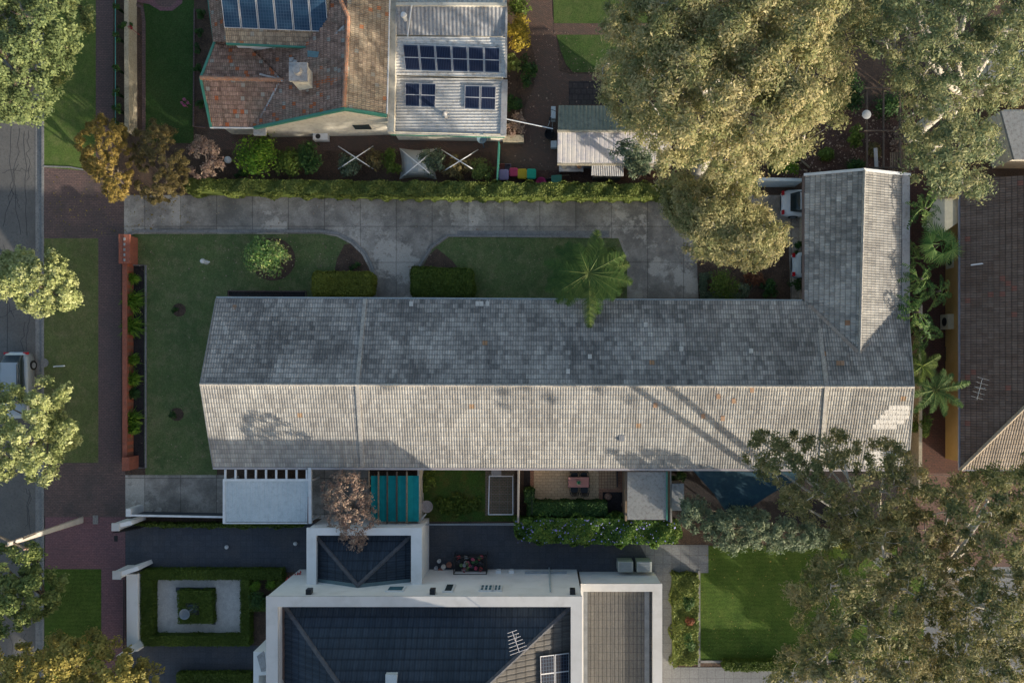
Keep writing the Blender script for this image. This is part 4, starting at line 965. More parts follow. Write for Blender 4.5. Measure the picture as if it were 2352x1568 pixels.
# ============================================================ WHITE HOUSE WITH PARAPETS
WH = thing('white_house', 'large white rendered house with thick white parapets round dark hipped tile roofs', 'house', P(1000, 1450))
ZP = 6.5
def ringwall(poly_out, poly_in, z0, z1):
    mb = MB(); n = len(poly_out)
    o_ = [P(x, y, z1)[:2] for x, y in poly_out]; i_ = [P(x, y, z1)[:2] for x, y in poly_in]
    vs = [(x, y, z) for z in (z0, z1) for x, y in o_] + [(x, y, z) for z in (z0, z1) for x, y in i_]
    for k in range(n):
        j = (k + 1) % n
        mb.F += [(k + mb.n, j + mb.n, n + j + mb.n, n + k + mb.n), (2 * n + j, 2 * n + k, 3 * n + k, 3 * n + j), (n + k, n + j, 3 * n + j, 3 * n + k), (j, k, 2 * n + k, 2 * n + j)]
        mb.A += [.5] * 4
    mb.V.append(np.array(vs, float)); mb.n += len(vs)
    return mb
mo = [(612, 1370), (1336, 1370), (1336, 2100), (612, 2100)]; mi = [(637, 1392), (1312, 1392), (1312, 2080), (637, 2080)]
wo = [P(x, y, ZP)[:2] for x, y in mo]
obj('parapet', ringwall([(611, 1369), (1337, 1369), (1337, 2101), (611, 2101)], [(638, 1393), (1311, 1393), (1311, 2080), (638, 2080)], 6.35, 6.52), WHITEP, WH)
obj('wall', ringwall(mo, mi, 0, 6.42), WHITEW, WH)
r1, r2, rp, r3, r4 = P(655, 1392, 5.5), P(1312, 1392, 5.5), P(905, 1760, 9.0), P(905, 2060, 9.0), P(1312, 2300, 5.5)
n_a = [P(655, 1392, 5.5), P(1312, 1392, 5.5), P(912, 1762, 10.6)]
PF = (-.028, .006, .010, .010, .006)
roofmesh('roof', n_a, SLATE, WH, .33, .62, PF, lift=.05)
roofmesh('roof', [n_a[1], n_a[2], P(912, 2300, 10.6), P(1312, 2300, 5.5)], M_tile('sun toned dark roof tile', (.11, .105, .10), (.15, .14, .13), warm_p=0.0, pale_p=0.0, lf=.2, blotch=.15, ch=.62, var=.3), WH, .33, .62, PF, lift=.05, label='slope with sunlit grey brown painted into its tiles')  # same dark roof; sunlight on this slope put into the tile colour
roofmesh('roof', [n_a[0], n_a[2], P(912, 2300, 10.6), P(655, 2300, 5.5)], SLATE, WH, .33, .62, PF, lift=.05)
ridge(WH, n_a[0], n_a[2], RIDGE_D, .13); ridge(WH, n_a[1], n_a[2], RIDGE_D, .13)
mb = MB(); mb.bar(P(646, 1392, 5.55), P(646, 1560, 5.55), .4, .1); mb.bar(P(640, 1391, 5.47), P(1312, 1391, 5.47), .5, .1); obj('valley_gutter', mb, M_noise('rusty gutter', (.09, .06, .05), (.13, .09, .08), 2), WH)
# garage box
GZ = 3.75
obj('garage_parapet', ringwall([(704, 1212), (969, 1212), (969, 1345), (704, 1345)], [(726, 1229), (944, 1229), (944, 1345), (726, 1345)], GZ - .18, GZ + .02), WHITEW, WH)
mb = MB()
for r in ((706, 1214, 724, 1344), (724, 1214, 946, 1227), (946, 1214, 967, 1344)): mb.pbox(*r, 0, GZ - .08)
obj('garage_wall', mb, WHITEW, WH)
ga, gb, gc = P(722, 1226, 3.0), P(948, 1226, 3.0), P(822, 1344, 4.45)
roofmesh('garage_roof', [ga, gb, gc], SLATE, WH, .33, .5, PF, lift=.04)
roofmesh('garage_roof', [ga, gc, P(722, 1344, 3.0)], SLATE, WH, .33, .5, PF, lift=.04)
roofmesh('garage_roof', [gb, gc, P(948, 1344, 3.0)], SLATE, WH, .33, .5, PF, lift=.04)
ridge(WH, ga, gc, RIDGE_D, .13); ridge(WH, gb, gc, RIDGE_D, .13)
mb = MB(); mb.bar(P(730, 1334, 3.25), P(822, 1346, 4.5), .3, .06); mb.bar(P(822, 1346, 4.5), P(942, 1334, 3.25), .3, .06); obj('flashing', mb, M_plain('teal grey flashing', (.10, .16, .18)), WH)
# tan roofed wing
TZ = 3.3
obj('wing_parapet', ringwall([(1334, 1340), (1521, 1340), (1521, 1900), (1334, 1900)], [(1340, 1358), (1499, 1358), (1499, 1900), (1340, 1900)], TZ - .14, TZ + .02), WHITEP, WH)
mb = MB()
for r in ((1336, 1342, 1519, 1356), (1501, 1356, 1519, 1890)): mb.pbox(*r, 0, TZ - .05)
obj('wing_wall', mb, WHITEW, WH)
mt = M_brick('tan gridded roof sheeting', (.150, .142, .13), (.128, .122, .113), (.085, .082, .08), .52, .52, .025, dirt=(.11, .108, .10), dirtf=.6, offs=0)
roofmesh('wing_roof', [P(1336, 1356, 2.85), P(1501, 1356, 2.85), P(1501, 1900, 2.85), P(1336, 1900, 2.85)], mt, WH, .26, 0, (-.02, .01, .01, .01), edir=(1, 0, 0))
mb = MB(); mb.bar(P(1486, 1358, 2.95), P(1486, 1800, 2.95), .3, .06); mb.bar(P(1344, 1358, 2.95), P(1344, 1800, 2.95), .3, .06); obj('wing_gutter', mb, M_noise('wing gutter grey', (.2, .21, .22), (.27, .28, .29), 2), WH)
# front porch parapet
mb = ringwall([(582, 1496), (660, 1496), (648, 1900), (582, 1900)], [(594, 1550), (640, 1548), (632, 1900), (594, 1900)], 0, 4.3)
obj('porch_parapet', mb, WHITEW, WH)
mb = MB(); mb.pprism([(590, 1506), (606, 1494), (612, 1540), (600, 1542)], 4.32, 4.36); obj('porch_flashing', mb, GALV, WH)
# openings on the north wall
YW = (1370 - 850) * (H - ZP) / H
def wl(px, py): z = H * (1 - YW / (py - 850)); return ((px - NX) / S * (H - z) / H, z)
ywall = -YW / S
def opening(x0, y0, x1, y1, frame=True, mull=0, mat=GLASSD):
    xa, zt = wl(x0, y1); xb, zb = wl(x1, y0)
    f = MB(); f.box(xa - .08, ywall - .02, zb - .08, xb + .08, ywall + .05, zt + .08); w_ = obj('window', f, WHITEM2, WH)
    n = max(1, mull)
    mb = MB()
    for i in range(n):
        for k in range(2 if mull else 1):
            za = zb + (zt - zb) * k / (2 if mull else 1); zc = zb + (zt - zb) * (k + 1) / (2 if mull else 1)
            mb.box(xa + (xb - xa) * i / n + .05, ywall + .02, za + .04, xa + (xb - xa) * (i + 1) / n - .05, ywall + .065, zc - .04)
    obj('pane', mb, mat, w_)
opening(888, 1348, 930, 1357, mat=GLASSB); opening(1019, 1343, 1044, 1358); opening(1102, 1345, 1132, 1356, mull=3, mat=GLASSB); opening(1134, 1345, 1152, 1356, mull=2, mat=GLASSB)
for x in (711, 994, 1315):
    mb = MB(); xx, z = wl(x, 1362); mb.box(xx - .16, ywall, z - .2, xx + .16, ywall + .3, z + .25); obj('rainwater_head', mb, DARKM, WH)
mb = MB()
for x in (1264,): 
    xx, z = wl(x, 1360); mb.tube([(xx, ywall + .08, .1), (xx, ywall + .08, z)], .05)
obj('downpipe', mb, M_plain('pale downpipe', (.4, .46, .48)), WH)
mb = MB(); xa, z = wl(1205, 1316); xb, _ = wl(1302, 1316); mb.box(xa, ywall - .05, z - .06, xb, ywall + .12, z + .06); obj('light_fitting', mb, GREYM, WH)
mb = MB(); q = Vector(onplane(1186, 1455, n_a[0], n_a[1], n_a[2])); mb.tube([q, q + Vector((0, 0, 1.3))], .03)
t = q + Vector((0, 0, 1.3)); d = Vector((.35, -1, 0)).normalized(); sd = Vector((1, .35, 0)).normalized()
mb.tube([t - d * .65, t + d * .65], .025)
for k in np.linspace(-.62, .62, 7): mb.tube([t + d * k - sd * (.3 + (k + .6) * .22), t + d * k + sd * (.3 + (k + .6) * .22)], .02, 4)
obj('roof_antenna', mb, M_plain('pale pink metal', (.42, .40, .42)), WH)
mb = MB(); q = onplane(900, 1556, n_a[0], n_a[1], n_a[2]); mb.box(q[0] - .33, q[1] - .28, q[2] - .3, q[0] + .33, q[1] + .28, q[2] + .22); obj('skylight', mb, PALEBL, WH)
ep = lambda x, y: tuple(Vector(onplane(x, y, n_a[1], n_a[2], P(1312, 2300, 5.5))) + Vector((0, 0, .18)))
PANW = M_panel('black solar panel', (.010, .012, .022), (.016, .018, .03), 5, 10, True)
quadgrid(WH, ep(1238, 1500), ep(1306, 1492), ep(1306, 1580), ep(1240, 1588), 2, 1, PANW, .03)
# things in the driveway below the wall
for x, sfx in ((1437, 'left'), (1480, 'right')):
    q = P(x, 1300, 1.3); T = thing('air_conditioner', ('left' if x < 1450 else 'right') + ' of two large cream boxed air conditioners by the corner of the white house', 'air conditioner', (q[0], q[1], .1), 'large air conditioners by the white wall')
    mb = MB(); mb.box(q[0] - .5, q[1] - .38, .2, q[0] + .5, q[1] + .30, 1.3); obj('casing', mb, M_plain('cream grey casing', (.40, .42, .38)), T)
    mb = MB(); 
    for k in range(6): mb.box(q[0] - .42, q[1] - .3 + k * .1, 1.3, q[0] + .42, q[1] - .26 + k * .1, 1.33)
    obj('fan_grille', mb, GREYM, T)
    mb = MB(); mb.box(q[0] - .42, q[1] - .34, .1, q[0] + .42, q[1] + .26, .2); obj('foot', mb, DARKM, T)
for x in (1145, 1175):
    q = P(x, 1313, .9); T = MB(); T.box(q[0] - .13, q[1] - .18, .6, q[0] + .13, q[1] + .14, 1.1); T.box(q[0] - .17, q[1] - .22, 1.1, q[0] + .17, q[1] + .18, 1.14)
    tag(obj('meter_box', T, WHITEM2), ('small white meter box on the white wall, nearer the plant rack' if x < 1150 else 'small white meter box on the white wall, farther right from the plant rack'), 'box', 'white meter boxes')
RK = thing('plant_rack', 'black shelf rack crowded with red and dark potted plants by the white wall', 'rack', P(1080, 1300))
mb = MB(); a = P(1042, 1279, 1.5); b = P(1117, 1318, 1.5)
for x in (a[0], b[0]):
    for y in (a[1], b[1]): mb.tube([(x, y, .1), (x, y, 1.5)], .03, 4)
for p_, q_ in (((a[0], a[1]), (b[0], a[1])), ((a[0], b[1]), (b[0], b[1])), ((a[0], a[1]), (a[0], b[1])), ((b[0], a[1]), (b[0], b[1]))): mb.tube([(*p_, 1.5), (*q_, 1.5)], .025, 4)
mb.box(a[0], a[1], .7, b[0], b[1], .74); obj('rack_frame', mb, BLACKP, RK)
rr = np.random.default_rng(5); cols = [(.35, .04, .06), (.4, .12, .15), (.03, .1, .03), (.3, .3, .3), (.05, .05, .06), (.12, .2, .08), (.45, .06, .12)]
PM = [M_plain('rack pot %d' % i, c) for i, c in enumerate(cols)]
for i in range(26):
    x = a[0] + .15 + rr.uniform() * (b[0] - a[0] - .3); y = b[1] + .1 + rr.uniform() * (a[1] - b[1] - .2); r = rr.uniform(.07, .13)
    mb = MB(); mb.lathe((x, y, .745), [(r * .7, 0), (r, .2), (r * .8, .2), (.01, .18)], 9)
    if i % 2: 
        d = unit(16, rr); cards(mb, np.array([x, y, 1.05]) + d * .14, d, .07, .5, rr.uniform(0, 1, 16), .4, rr)
    tag(obj('potted_plant', mb, PM[i % 7]), 'one of the small potted plants crowded on the black rack', 'potted plant', 'small pots on the black rack')
for i, (x, y, c) in enumerate(((1010, 1285, (.5, .5, .5)), (1020, 1298, (.6, .55, .5)), (1033, 1293, (.3, .12, .08)), (1003, 1301, (.4, .4, .42)), (1013, 1306, (.25, .1, .08)))):
    q = P(x, y, 0); r = .14 + .03 * (i % 3); mb = MB(); mb.lathe((q[0], q[1], .1), [(r * .7, 0), (r, .3), (r * .8, .3), (.01, .25)], 12)
    tag(obj('flower_pot', mb, M_plain('pot %d' % i, c)), ['pale grey pot farthest from the wall left of the plant rack', 'cream pot in the cluster left of the plant rack', 'brown pot nearest the left side of the plant rack', 'leftmost grey pot of the cluster by the garage corner', 'dark brown pot nearest the wall left of the plant rack'][i], 'pot')
RB = thing('red_lattice_screen', 'bright red slatted screen leaning at the front corner of the white house', 'screen', P(668, 1340))
mb = MB()
for k in range(6): mb.bar(P(656 + k * 6, 1352 - k * 3, 1.4), P(660 + k * 6, 1326 - k * 3, 1.6), .07, .05)
for k in range(3): mb.bar(P(655, 1352 - k * 10, 1.42), P(692, 1334 - k * 10, 1.45), .05, .05)
obj('slats', mb, M_plain('bright red paint', (.42, .045, .04)), RB)
mb = MB(); mb.tube([P(658, 1350, .1), P(658, 1350, 1.4)], .04); mb.tube([P(690, 1332, .1), P(690, 1332, 1.4)], .04); obj('leg', mb, DARKM, RB)
for x, y in ((520, 1256), (678, 1248)):
    q = P(x, y, .3); mb = MB(); mb.lathe(q, [(.05, -.2), (.12, -.1), (.14, 0), (.08, .1), (.01, .14)], 12)
    tag(obj('ball_light', mb, WHITEM2), 'small white ball on the dark driveway, ' + ('farther from the garage' if x < 600 else 'close to the garage box'), 'ball', 'white balls on the dark driveway')

# ============================================================ FRONT WALLS, FENCES
FW = thing('front_wall', 'red brick front wall with orange capping beside the footpath and long garden bed', 'wall', P(290, 820))
mb = MB(); mb.pbox(282.5, 604, 290.5, 1080, .1, 1.0); obj('wall', mb, REDB, FW)
capM = M_noise('orange red capping', (.27, .09, .06), (.33, .115, .075), 2, (.18, .08, .06), 8)
mb = MB(); mb.pbox(281, 604, 291.5, 1081, 1.0, 1.07); obj('coping', mb, capM, FW)
mb = MB(); mb.pbox(280, 1050, 297, 1080, .1, 1.3); obj('end_pier', mb, capM, FW)
LB = thing('letterbox_pier', 'wide orange red letterbox pier with five small slots at the front wall end', 'letterbox', P(285, 570))
mb = MB(); mb.pbox(275, 540, 296, 603, .1, 1.25); mb.pbox(272.5, 538, 284, 605, 1.25, 1.33); mb.pbox(284, 538, 298, 605, 1.25, 1.38); obj('pier', mb, capM, LB)
for k in range(5):
    mb = MB(); mb.pbox(283.5, 546 + k * 12, 287.5, 552 + k * 12, 1.36, 1.41); obj('slot', mb, M_plain('grey slot', (.25, .27, .28)), LB)
# north garden front wall and wire fence
mb = MB(); mb.bar(P(290, -60, 1.15), P(291, 300, 1.15), .30, 1.1); tag(obj('front_wall', mb, STONE), 'pale limestone capped low wall beside the northern front garden', 'wall')
TF = thing('wire_fence', 'teal wire fence with climbing plants beside the top footpath', 'fence', P(270, 120))
mb = MB(); 
for y in range(-40, 292, 40): mb.tube([P(265, y, 0), P(265, y, 1.3)], .03, 5)
mb.tube([P(265, -60, 1.3), P(265, 292, 1.3)], .03, 5); mb.tube([P(265, -60, .3), P(265, 292, .3)], .02, 5); obj('fence_frame', mb, TEALM, TF)
mb = MB()
for y in range(-40, 292, 5): mb.tube([P(265, y, .2), P(265, y, 1.28)], .01, 4)
obj('wire', mb, TEALM, TF)
for i, (y, r) in enumerate(((20, 8), (88, 11), (160, 8), (215, 10), (255, 12), (280, 10))):
    shrub('climbing_plant', ['small climber at the top end of the teal fence', 'leafy rose climber by the limestone wall', 'sparse climber halfway down the teal fence', 'climber below the middle of the teal fence', 'bushy climber near the lower end of the teal fence', 'last climber at the lower end of the teal fence'][i], 'climber', 272, y, r, r * 1.3, 1.5, L_DARKG, 6, 45, .06, seed=40 + i)
mb = MB(); q = P(299, 63, 1.3); d = unit(30, rr); cards(mb, np.array(q) + d * .12, d, .05, .7, rr.uniform(0, 1, 30)); mb.tube([(q[0], q[1], 0), q], .02, 4); shrub('rose_bush', 'dark rose bush with one red bloom beside the limestone wall', 'bush', 293, 62, 20, 12, 1.3, L_DARKG, 8, 60, .06, seed=71)
tag(obj('rose_bloom', mb, M_plain('red rose', (.3, .01, .03))), 'single dark red rose bloom on the bush by the limestone wall', 'rose')
mb = MB(); q = P(455, 28)
for i, (x, y, c) in enumerate(((423, 228, 0), (418, 237, 0), (431, 236, 0), (424, 241, 0))):
    mb = MB(); p = P(x, y, .6); d = unit(26, rr); cards(mb, np.array(p) + d * .09, d, .05, .7, rr.uniform(0, 1, 26), .4, rr); mb.tube([(p[0], p[1], .1), p], .015, 4)
    tag(obj('pink_flower', mb, M_plain('pink petals', (.5, .14, .3))), 'one of the pink flower heads by the terracotta house lawn', 'flower', 'pink flowers by the lawn')
for i, (x, y) in enumerate(((455, 75), (462, 30), (455, 110), (456, 160), (460, 240))):
    shrub('garden_shrub', ['low shrub with white flowers in the upper bed by the tiled house', 'topmost dark shrub in the bed beside the tiled house', 'dark shrub below the white flowering one', 'dark shrub beside the tiled house wing corner', 'lowest small shrub of the bed beside the tiled house'][i], 'shrub', x, y, 11, 15, .8, L_DARKG, 6, 60, .06, seed=60 + i)
# boundary walls north of driveway (right end)
mb = MB(); mb.bar(P(1730, 411, 1.9), P(1845, 413, 1.9), .14, 1.8); mb.bar(P(1730, 411, 1.95), P(1845, 413, 1.95), .2, .06); tag(obj('driveway_end_wall', mb, PALEBL), 'pale sheet fence at the end of the driveway by the parked white car', 'fence')
# fences south side
FN = thing('white_boundary_fence', 'white rail fence with dark panels between side driveway and dark driveway', 'fence', P(400, 1190))
mb = MB(); mb.bar(P(290, 1183, 1.7), P(513, 1187, 1.7), .12, .12); mb.pbox(289, 1168, 300, 1186, .1, 1.75); obj('rail', mb, WHITEM2, FN)
mb = MB(); mb.bar(P(292, 1184, 1.58), P(512, 1188, 1.58), .03, 1.45)
for x in range(292, 512, 14): mb.tube([P(x, 1184, .1), P(x, 1185, 1.6)], .02, 4)
obj('fence_panel', mb, M_plain('dark blue fence panel', (.04, .055, .075)), FN)
VH = 'ivy strip along the dark driveway'
hedge('ivy_hedge', 'thin ivy strip growing along the fence foot beside the dark driveway', 'hedge', [(300, 1203), (700, 1202), (696, 1210), (560, 1211), (420, 1210), (330, 1209)], .7, L_HEDGE, 11, .06, 300, .1)
def pillar(lab, x0, y0, x1, y1, z=2.0):
    T = thing('gate_pillar', lab, 'pillar', P((x0 + x1) / 2, (y0 + y1) / 2)); mb = MB(); mb.pbox(x0 + 1.5, y0 + 1.5, x1 - 1.5, y1 - 1.5, .1, z - .1); obj('shaft', mb, WHITEW, T)
    mb = MB(); mb.pbox(x0, y0, x1, y1, z - .1, z); obj('cap', mb, WHITEP, T); return T
pillar('white square gate pillar at the upper side of the pink driveway', 256, 1201, 274, 1219)
pillar('white square gate pillar at the lower side of the pink driveway', 258, 1311, 277, 1330)
mb = MB(); mb.bar(P(274, 1206, 1.9), P(302, 1200, 1.9), .28, 1.8); tag(obj('gate_wing_wall', mb, WHITEW), 'short white wing wall behind the upper gate pillar', 'wall')
mb = MB(); mb.bar(P(277, 1318, 1.9), P(318, 1304, 1.9), .28, 1.8); tag(obj('gate_wing_wall', mb, WHITEW), 'short white wing wall behind the lower gate pillar', 'wall')
def gate(lab, a, b):
    mb = MB(); A = Vector(P(*a, 0)); B = Vector(P(*b, 0)); n = 14
    for i in range(n + 1):
        p = A.lerp(B, i / n); mb.tube([p + Vector((0, 0, .15)), p + Vector((0, 0, 1.6 + .2 * math.sin(math.pi * i / n)))], .018, 4)
    for z in (.2, 1.0, 1.5): mb.bar(A + Vector((0, 0, z)), B + Vector((0, 0, z)), .05, .05)
    tag(obj('iron_gate', mb, BLACKP), lab, 'gate', 'black iron driveway gates')
gate('black iron gate leaf opened back beside the upper gate pillar', (288, 1212), (345, 1203)); gate('black iron gate leaf opened back beside the lower gate pillar', (290, 1306), (345, 1300))
FF = thing('picket_front_fence', 'white front wall with black iron pickets along the pink footpath', 'fence', P(300, 1400))
mb = MB(); mb.bar(P(303, 1318, 1.0), P(304, 1495, 1.0), .75, .9); mb.bar(P(304, 1490, 2.0), P(270, 1512, 2.0), .42, 1.9); obj('wall', mb, WHITEW, FF)
mb = MB()
for y in range(1332, 1490, 5): mb.tube([P(284, y, .1), P(284, y, 1.7)], .022, 4)
for z in (.4, 1.0, 1.6): mb.bar(P(284, 1330, z), P(284, 1492, z), .05, .05)
obj('picket_panel', mb, BLACKP, FF)
mb = MB(); mb.pbox(262, 1230, 270, 1243, .13, .15); tag(obj('drain_grate', mb, DARKM), 'square dark drain grate set in the pink driveway', 'grate')
mb = MB(); mb.pbox(213, 1183, 225, 1203, .13, .16); tag(obj('pit_cover', mb, KERB), 'grey rectangular pit cover at the edge of the pink pavers', 'pit cover')
mb = MB(); c = P(104, 833); mb.lathe((c[0], c[1], .105), [(.30, 0), (.30, .02), (.24, .02), (.24, .012), (.02, .014)], 18); tag(obj('manhole_cover', mb, KERB), 'round manhole cover in the verge lawn by the silver car', 'manhole')
mb = MB(); mb.tube([P(128, 841, .1), P(148, 840, 1.1)], .05, 6); mb.tube([P(123, 842, .1), P(128, 841, .12)], .05, 6, .5); tag(obj('marker_post', mb, WHITEM2), 'short white marker post leaning in the verge lawn', 'post')
mb = MB(); c = P(476, 603); mb.lathe((c[0], c[1], .1), [(.16, 0), (.14, .5), (.18, .62), (.1, .8), (.01, .84)], 12); mb.tube([(c[0], c[1], .5), (c[0] + .35, c[1] - .02, .4)], .05); tag(obj('garden_ornament', mb, WHITEM2), 'small white ornament standing alone on the front lawn', 'ornament')

# ============================================================ COURTYARD ROW
CP = thing('carport', 'carport with pale blue metal roof and nine white beams against the terrace', 'carport', P(610, 1140))
roofmesh('roof', [P(513, 1101, 2.55), P(708, 1101, 2.55), P(706, 1198, 2.35), P(513, 1198, 2.35)], PALEBL, CP, .30, 0, (-.012, .006, .006, .006, .006, .006))
for k in range(9):
    mb = MB(); x = 517 + k * 23.4; mb.bar(P(x, 1076, 2.62), P(x, 1104, 2.62), .11, .12); obj('beam', mb, WHITEM2, CP)
mb = MB(); mb.bar(P(512, 1102, 2.66), P(710, 1102, 2.66), .14, .16); mb.bar(P(711, 1074, 2.66), P(712, 1202, 2.62), .2, .22); mb.bar(P(514, 1101, 2.6), P(514, 1202, 2.42), .14, .18); mb.bar(P(513, 1201, 2.4), P(706, 1201, 2.4), .08, .12); obj('fascia', mb, WHITEM2, CP)
for x, y in ((515, 1106), (515, 1198), (709, 1106), (709, 1198)):
    mb = MB(); q = P(x, y, 2.4); mb.box(q[0] - .06, q[1] - .06, .1, q[0] + .06, q[1] + .06, 2.36); obj('post', mb, WHITEM2, CP)
mb = MB(); mb.bar(P(708, 1140, 2.5), P(708, 1200, 2.5), .05, .3); obj('downpipe', mb, M_plain('rusty red strip', (.25, .06, .04)), CP)
PG = thing('shade_pergola', 'pergola with teal shade cloth and dark timber beams below the terrace', 'pergola', P(905, 1140))
mb = MB(); n = 8; vs = []
for i in range(n + 1):
    for j in range(n + 1): vs.append(P(852 + 110 * i / n, 1092 + 105 * j / n, 2.25 - .07 * math.sin(math.pi * ((i * 1.0) % 2) / 2)))
mb.add(vs, [(i * (n + 1) + j, (i + 1) * (n + 1) + j, (i + 1) * (n + 1) + j + 1, i * (n + 1) + j + 1) for i in range(n) for j in range(n)]); obj('shade_cloth', mb, TEALC, PG)
for k, x in enumerate((847, 869, 889, 911, 934)):
    mb = MB(); mb.bar(P(x, 1082, 2.42), P(x, 1202 if k else 1120, 2.42), .085, .13); obj('beam', mb, TIMBERD if k in (2, 3) else TIMBER, PG)
for x, y in ((850, 1098), (958, 1098), (850, 1194), (958, 1194)):
    mb = MB(); q = P(x, y, 2.2); mb.box(q[0] - .05, q[1] - .05, .1, q[0] + .05, q[1] + .05, 2.2); obj('post', mb, TIMBER, PG)
mb = MB(); mb.bar(P(961, 1076, 2.0), P(961, 1200, 2.0), .12, 1.9); mb.bar(P(961, 1200, 2.05), P(978, 1180, 2.05), .1, .12); tag(obj('courtyard_fence', mb, M_plain('cream fence', (.42, .40, .36))), 'cream fence between the teal pergola and the green courtyard', 'fence')
mb = MB(); c = P(980, 1163, .9); mb.lathe((c[0], c[1], .1), [(.22, 0), (.10, .1), (.08, .6), (.36, .72), (.42, .82), (.38, .82), (.28, .76), (.02, .74)], 22); tag(obj('bird_bath', mb, M_noise('pinkish stone', (.3, .25, .24), (.38, .33, .31), 4)), 'round stone bird bath at the corner of the mossy courtyard lawn', 'bird bath')
SF = thing('steel_picket_fence', 'dark steel fence with pale rail behind the mossy courtyard', 'fence', P(1070, 1198))
mb = MB(); mb.bar(P(975, 1204, 1.5), P(1184, 1202, 1.5), .05, .05); mb.bar(P(960, 1205, 2.0), P(1184, 1205, 2.0), .03, .04); obj('rail', mb, GREYM, SF)
mb = MB()
for x in range(976, 1184, 4): mb.tube([P(x, 1203, .1), P(x, 1203, 1.55)], .014, 4)
obj('picket_panel', mb, BLACKP, SF)
VF = thing('vegetable_frame', 'white tube frame with netting standing over mossy bricks', 'frame', P(1151, 1136))
mb = MB(); c4 = [P(1124, 1093, .9), P(1178, 1093, .9), P(1178, 1181, .9), P(1122, 1181, .9)]
for i in range(4): mb.tube([c4[i], c4[(i + 1) % 4]], .035, 6); mb.tube([(c4[i][0], c4[i][1], .1), c4[i]], .03, 6)
obj('tube_frame', mb, WHITEM2, VF)
mb = MB()
for k in range(1, 9, 3): mb.tube([lerp(c4[0], c4[1], k / 9), lerp(c4[3], c4[2], k / 9)], .004, 3)
for k in range(1, 15, 3): mb.tube([lerp(c4[0], c4[3], k / 15), lerp(c4[1], c4[2], k / 15)], .004, 3)
obj('net', mb, GREYM, VF)
for i, (x, y, w_, h_) in enumerate(((1115 + 15, 1085, 0, 0),)): pass
mb = MB(); q = P(1140, 1084, .5); mb.box(q[0] - .3, q[1] - .2, .1, q[0] + .3, q[1] + .2, .5); mb.box(q[0] - .34, q[1] - .24, .5, q[0] + .34, q[1] + .24, .54); tag(obj('garden_chest', mb, GALV), 'small grey chest under the eave above the tube frame', 'chest')
# courtyard with table
mb = MB(); mb.bar(P(1191, 1076, 1.9), P(1190, 1200, 1.9), .12, 1.8); tag(obj('courtyard_fence', mb, M_plain('grey timber fence', (.24, .22, .2))), 'grey fence left of the paved courtyard with the table', 'fence')
mb = MB(); mb.bar(P(1438, 1076, 1.9), P(1438, 1196, 1.9), .12, 1.8); tag(obj('courtyard_fence', mb, M_plain('brown timber fence', (.26, .19, .13))), 'brown fence right of the paved courtyard with the table', 'fence')
mb = MB(); mb.bar(P(1418, 1076, .35), P(1418, 1118, .35), .05, .25); mb.bar(P(1222, 1140, 1.4), P(1222, 1180, 1.4), .03, .03); tag(obj('patio_screen', mb, DARKM), 'narrow dark screen at the right side of the courtyard paving', 'screen')
TB = thing('patio_table', 'rectangular patio table with pink striped top in the paved courtyard', 'table', P(1329, 1107))
q = P(1329, 1107, .85); m = NT('pink striped cloth', .8, .2); wv = m.n('ShaderNodeTexWave', i_Vector=m.pos(), i_Scale=4.6, bands_direction='X'); m.col(m.ramp(wv.outputs['Fac'], [(.4, (.28, .10, .09)), (.6, (.46, .27, .24))]))
mb = MB(); mb.box(q[0] - .69, q[1] - .34, .81, q[0] + .69, q[1] + .34, .85); obj('table_top', mb, m.m, TB)
mb = MB()
for a, b in (((-.71, -.36), (.71, -.36)), ((.71, -.36), (.71, .36)), ((.71, .36), (-.71, .36)), ((-.71, .36), (-.71, -.36))): mb.tube([(q[0] + a[0], q[1] + a[1], .82), (q[0] + b[0], q[1] + b[1], .82)], .022, 5)
obj('table_frame', mb, DARKM, TB)
for sx in (-.64, .64):
    for sy in (-.3, .3):
        mb = MB(); mb.tube([(q[0] + sx, q[1] + sy, .12), (q[0] + sx, q[1] + sy, .81)], .025, 6); obj('leg', mb, DARKM, TB)
PP = thing('table_plant', 'small green potted plant in the middle of the striped table', 'potted plant', (q[0], q[1], .85))
mb = MB(); mb.lathe((q[0], q[1], .85), [(.07, 0), (.10, .12), (.09, .12), (.01, .1)], 12); obj('pot', mb, M_plain('teal pot', (.02, .15, .12)), PP)
mb = MB()
for k in range(16):
    an = k * .8; mb.tube([(q[0], q[1], .96), (q[0] + .1 * math.cos(an), q[1] + .1 * math.sin(an), 1.08), (q[0] + .19 * math.cos(an), q[1] + .19 * math.sin(an), 1.02)], [.02, .018, .004], 4, .6)
obj('foliage', mb, M_plain('blue green succulent', (.03, .22, .12)), PP)
def patio_chair():
    T = thing('patio_chair', 'x', 'chair'); WL[T.name] = Vector((0, 0, 0))
    mb = MB(); mb.prism([(-.24, -.22), (.24, -.22), (.25, .1), (.2, .24), (-.2, .24), (-.25, .1)], .43, .47); obj('seat', mb, BLACKP, T)
    mb = MB(); n = 7
    for i in range(n):
        x = -.2 + .4 * i / (n - 1); mb.bar((x, .24, .47), (x * 1.05, .38 - .05 * abs(x) / .2, .92), .05, .015)
    mb.tube([(-.26, .24, .5), (-.25, .36, .9), (-.1, .41, .95), (.1, .41, .95), (.25, .36, .9), (.26, .24, .5)], .02, 5); obj('backrest', mb, BLACKP, T)
    for s_ in (-1, 1):
        mb = MB(); mb.tube([(s_ * .29, -.2, .0), (s_ * .29, -.2, .62), (s_ * .31, .1, .66), (s_ * .28, .32, .68)], .02, 5); obj('armrest', mb, BLACKP, T)
        mb = MB(); mb.tube([(s_ * .26, .3, 0), (s_ * .24, .24, .45)], .02, 5); obj('leg', mb, BLACKP, T)
    return T
c0 = patio_chair(); first = True
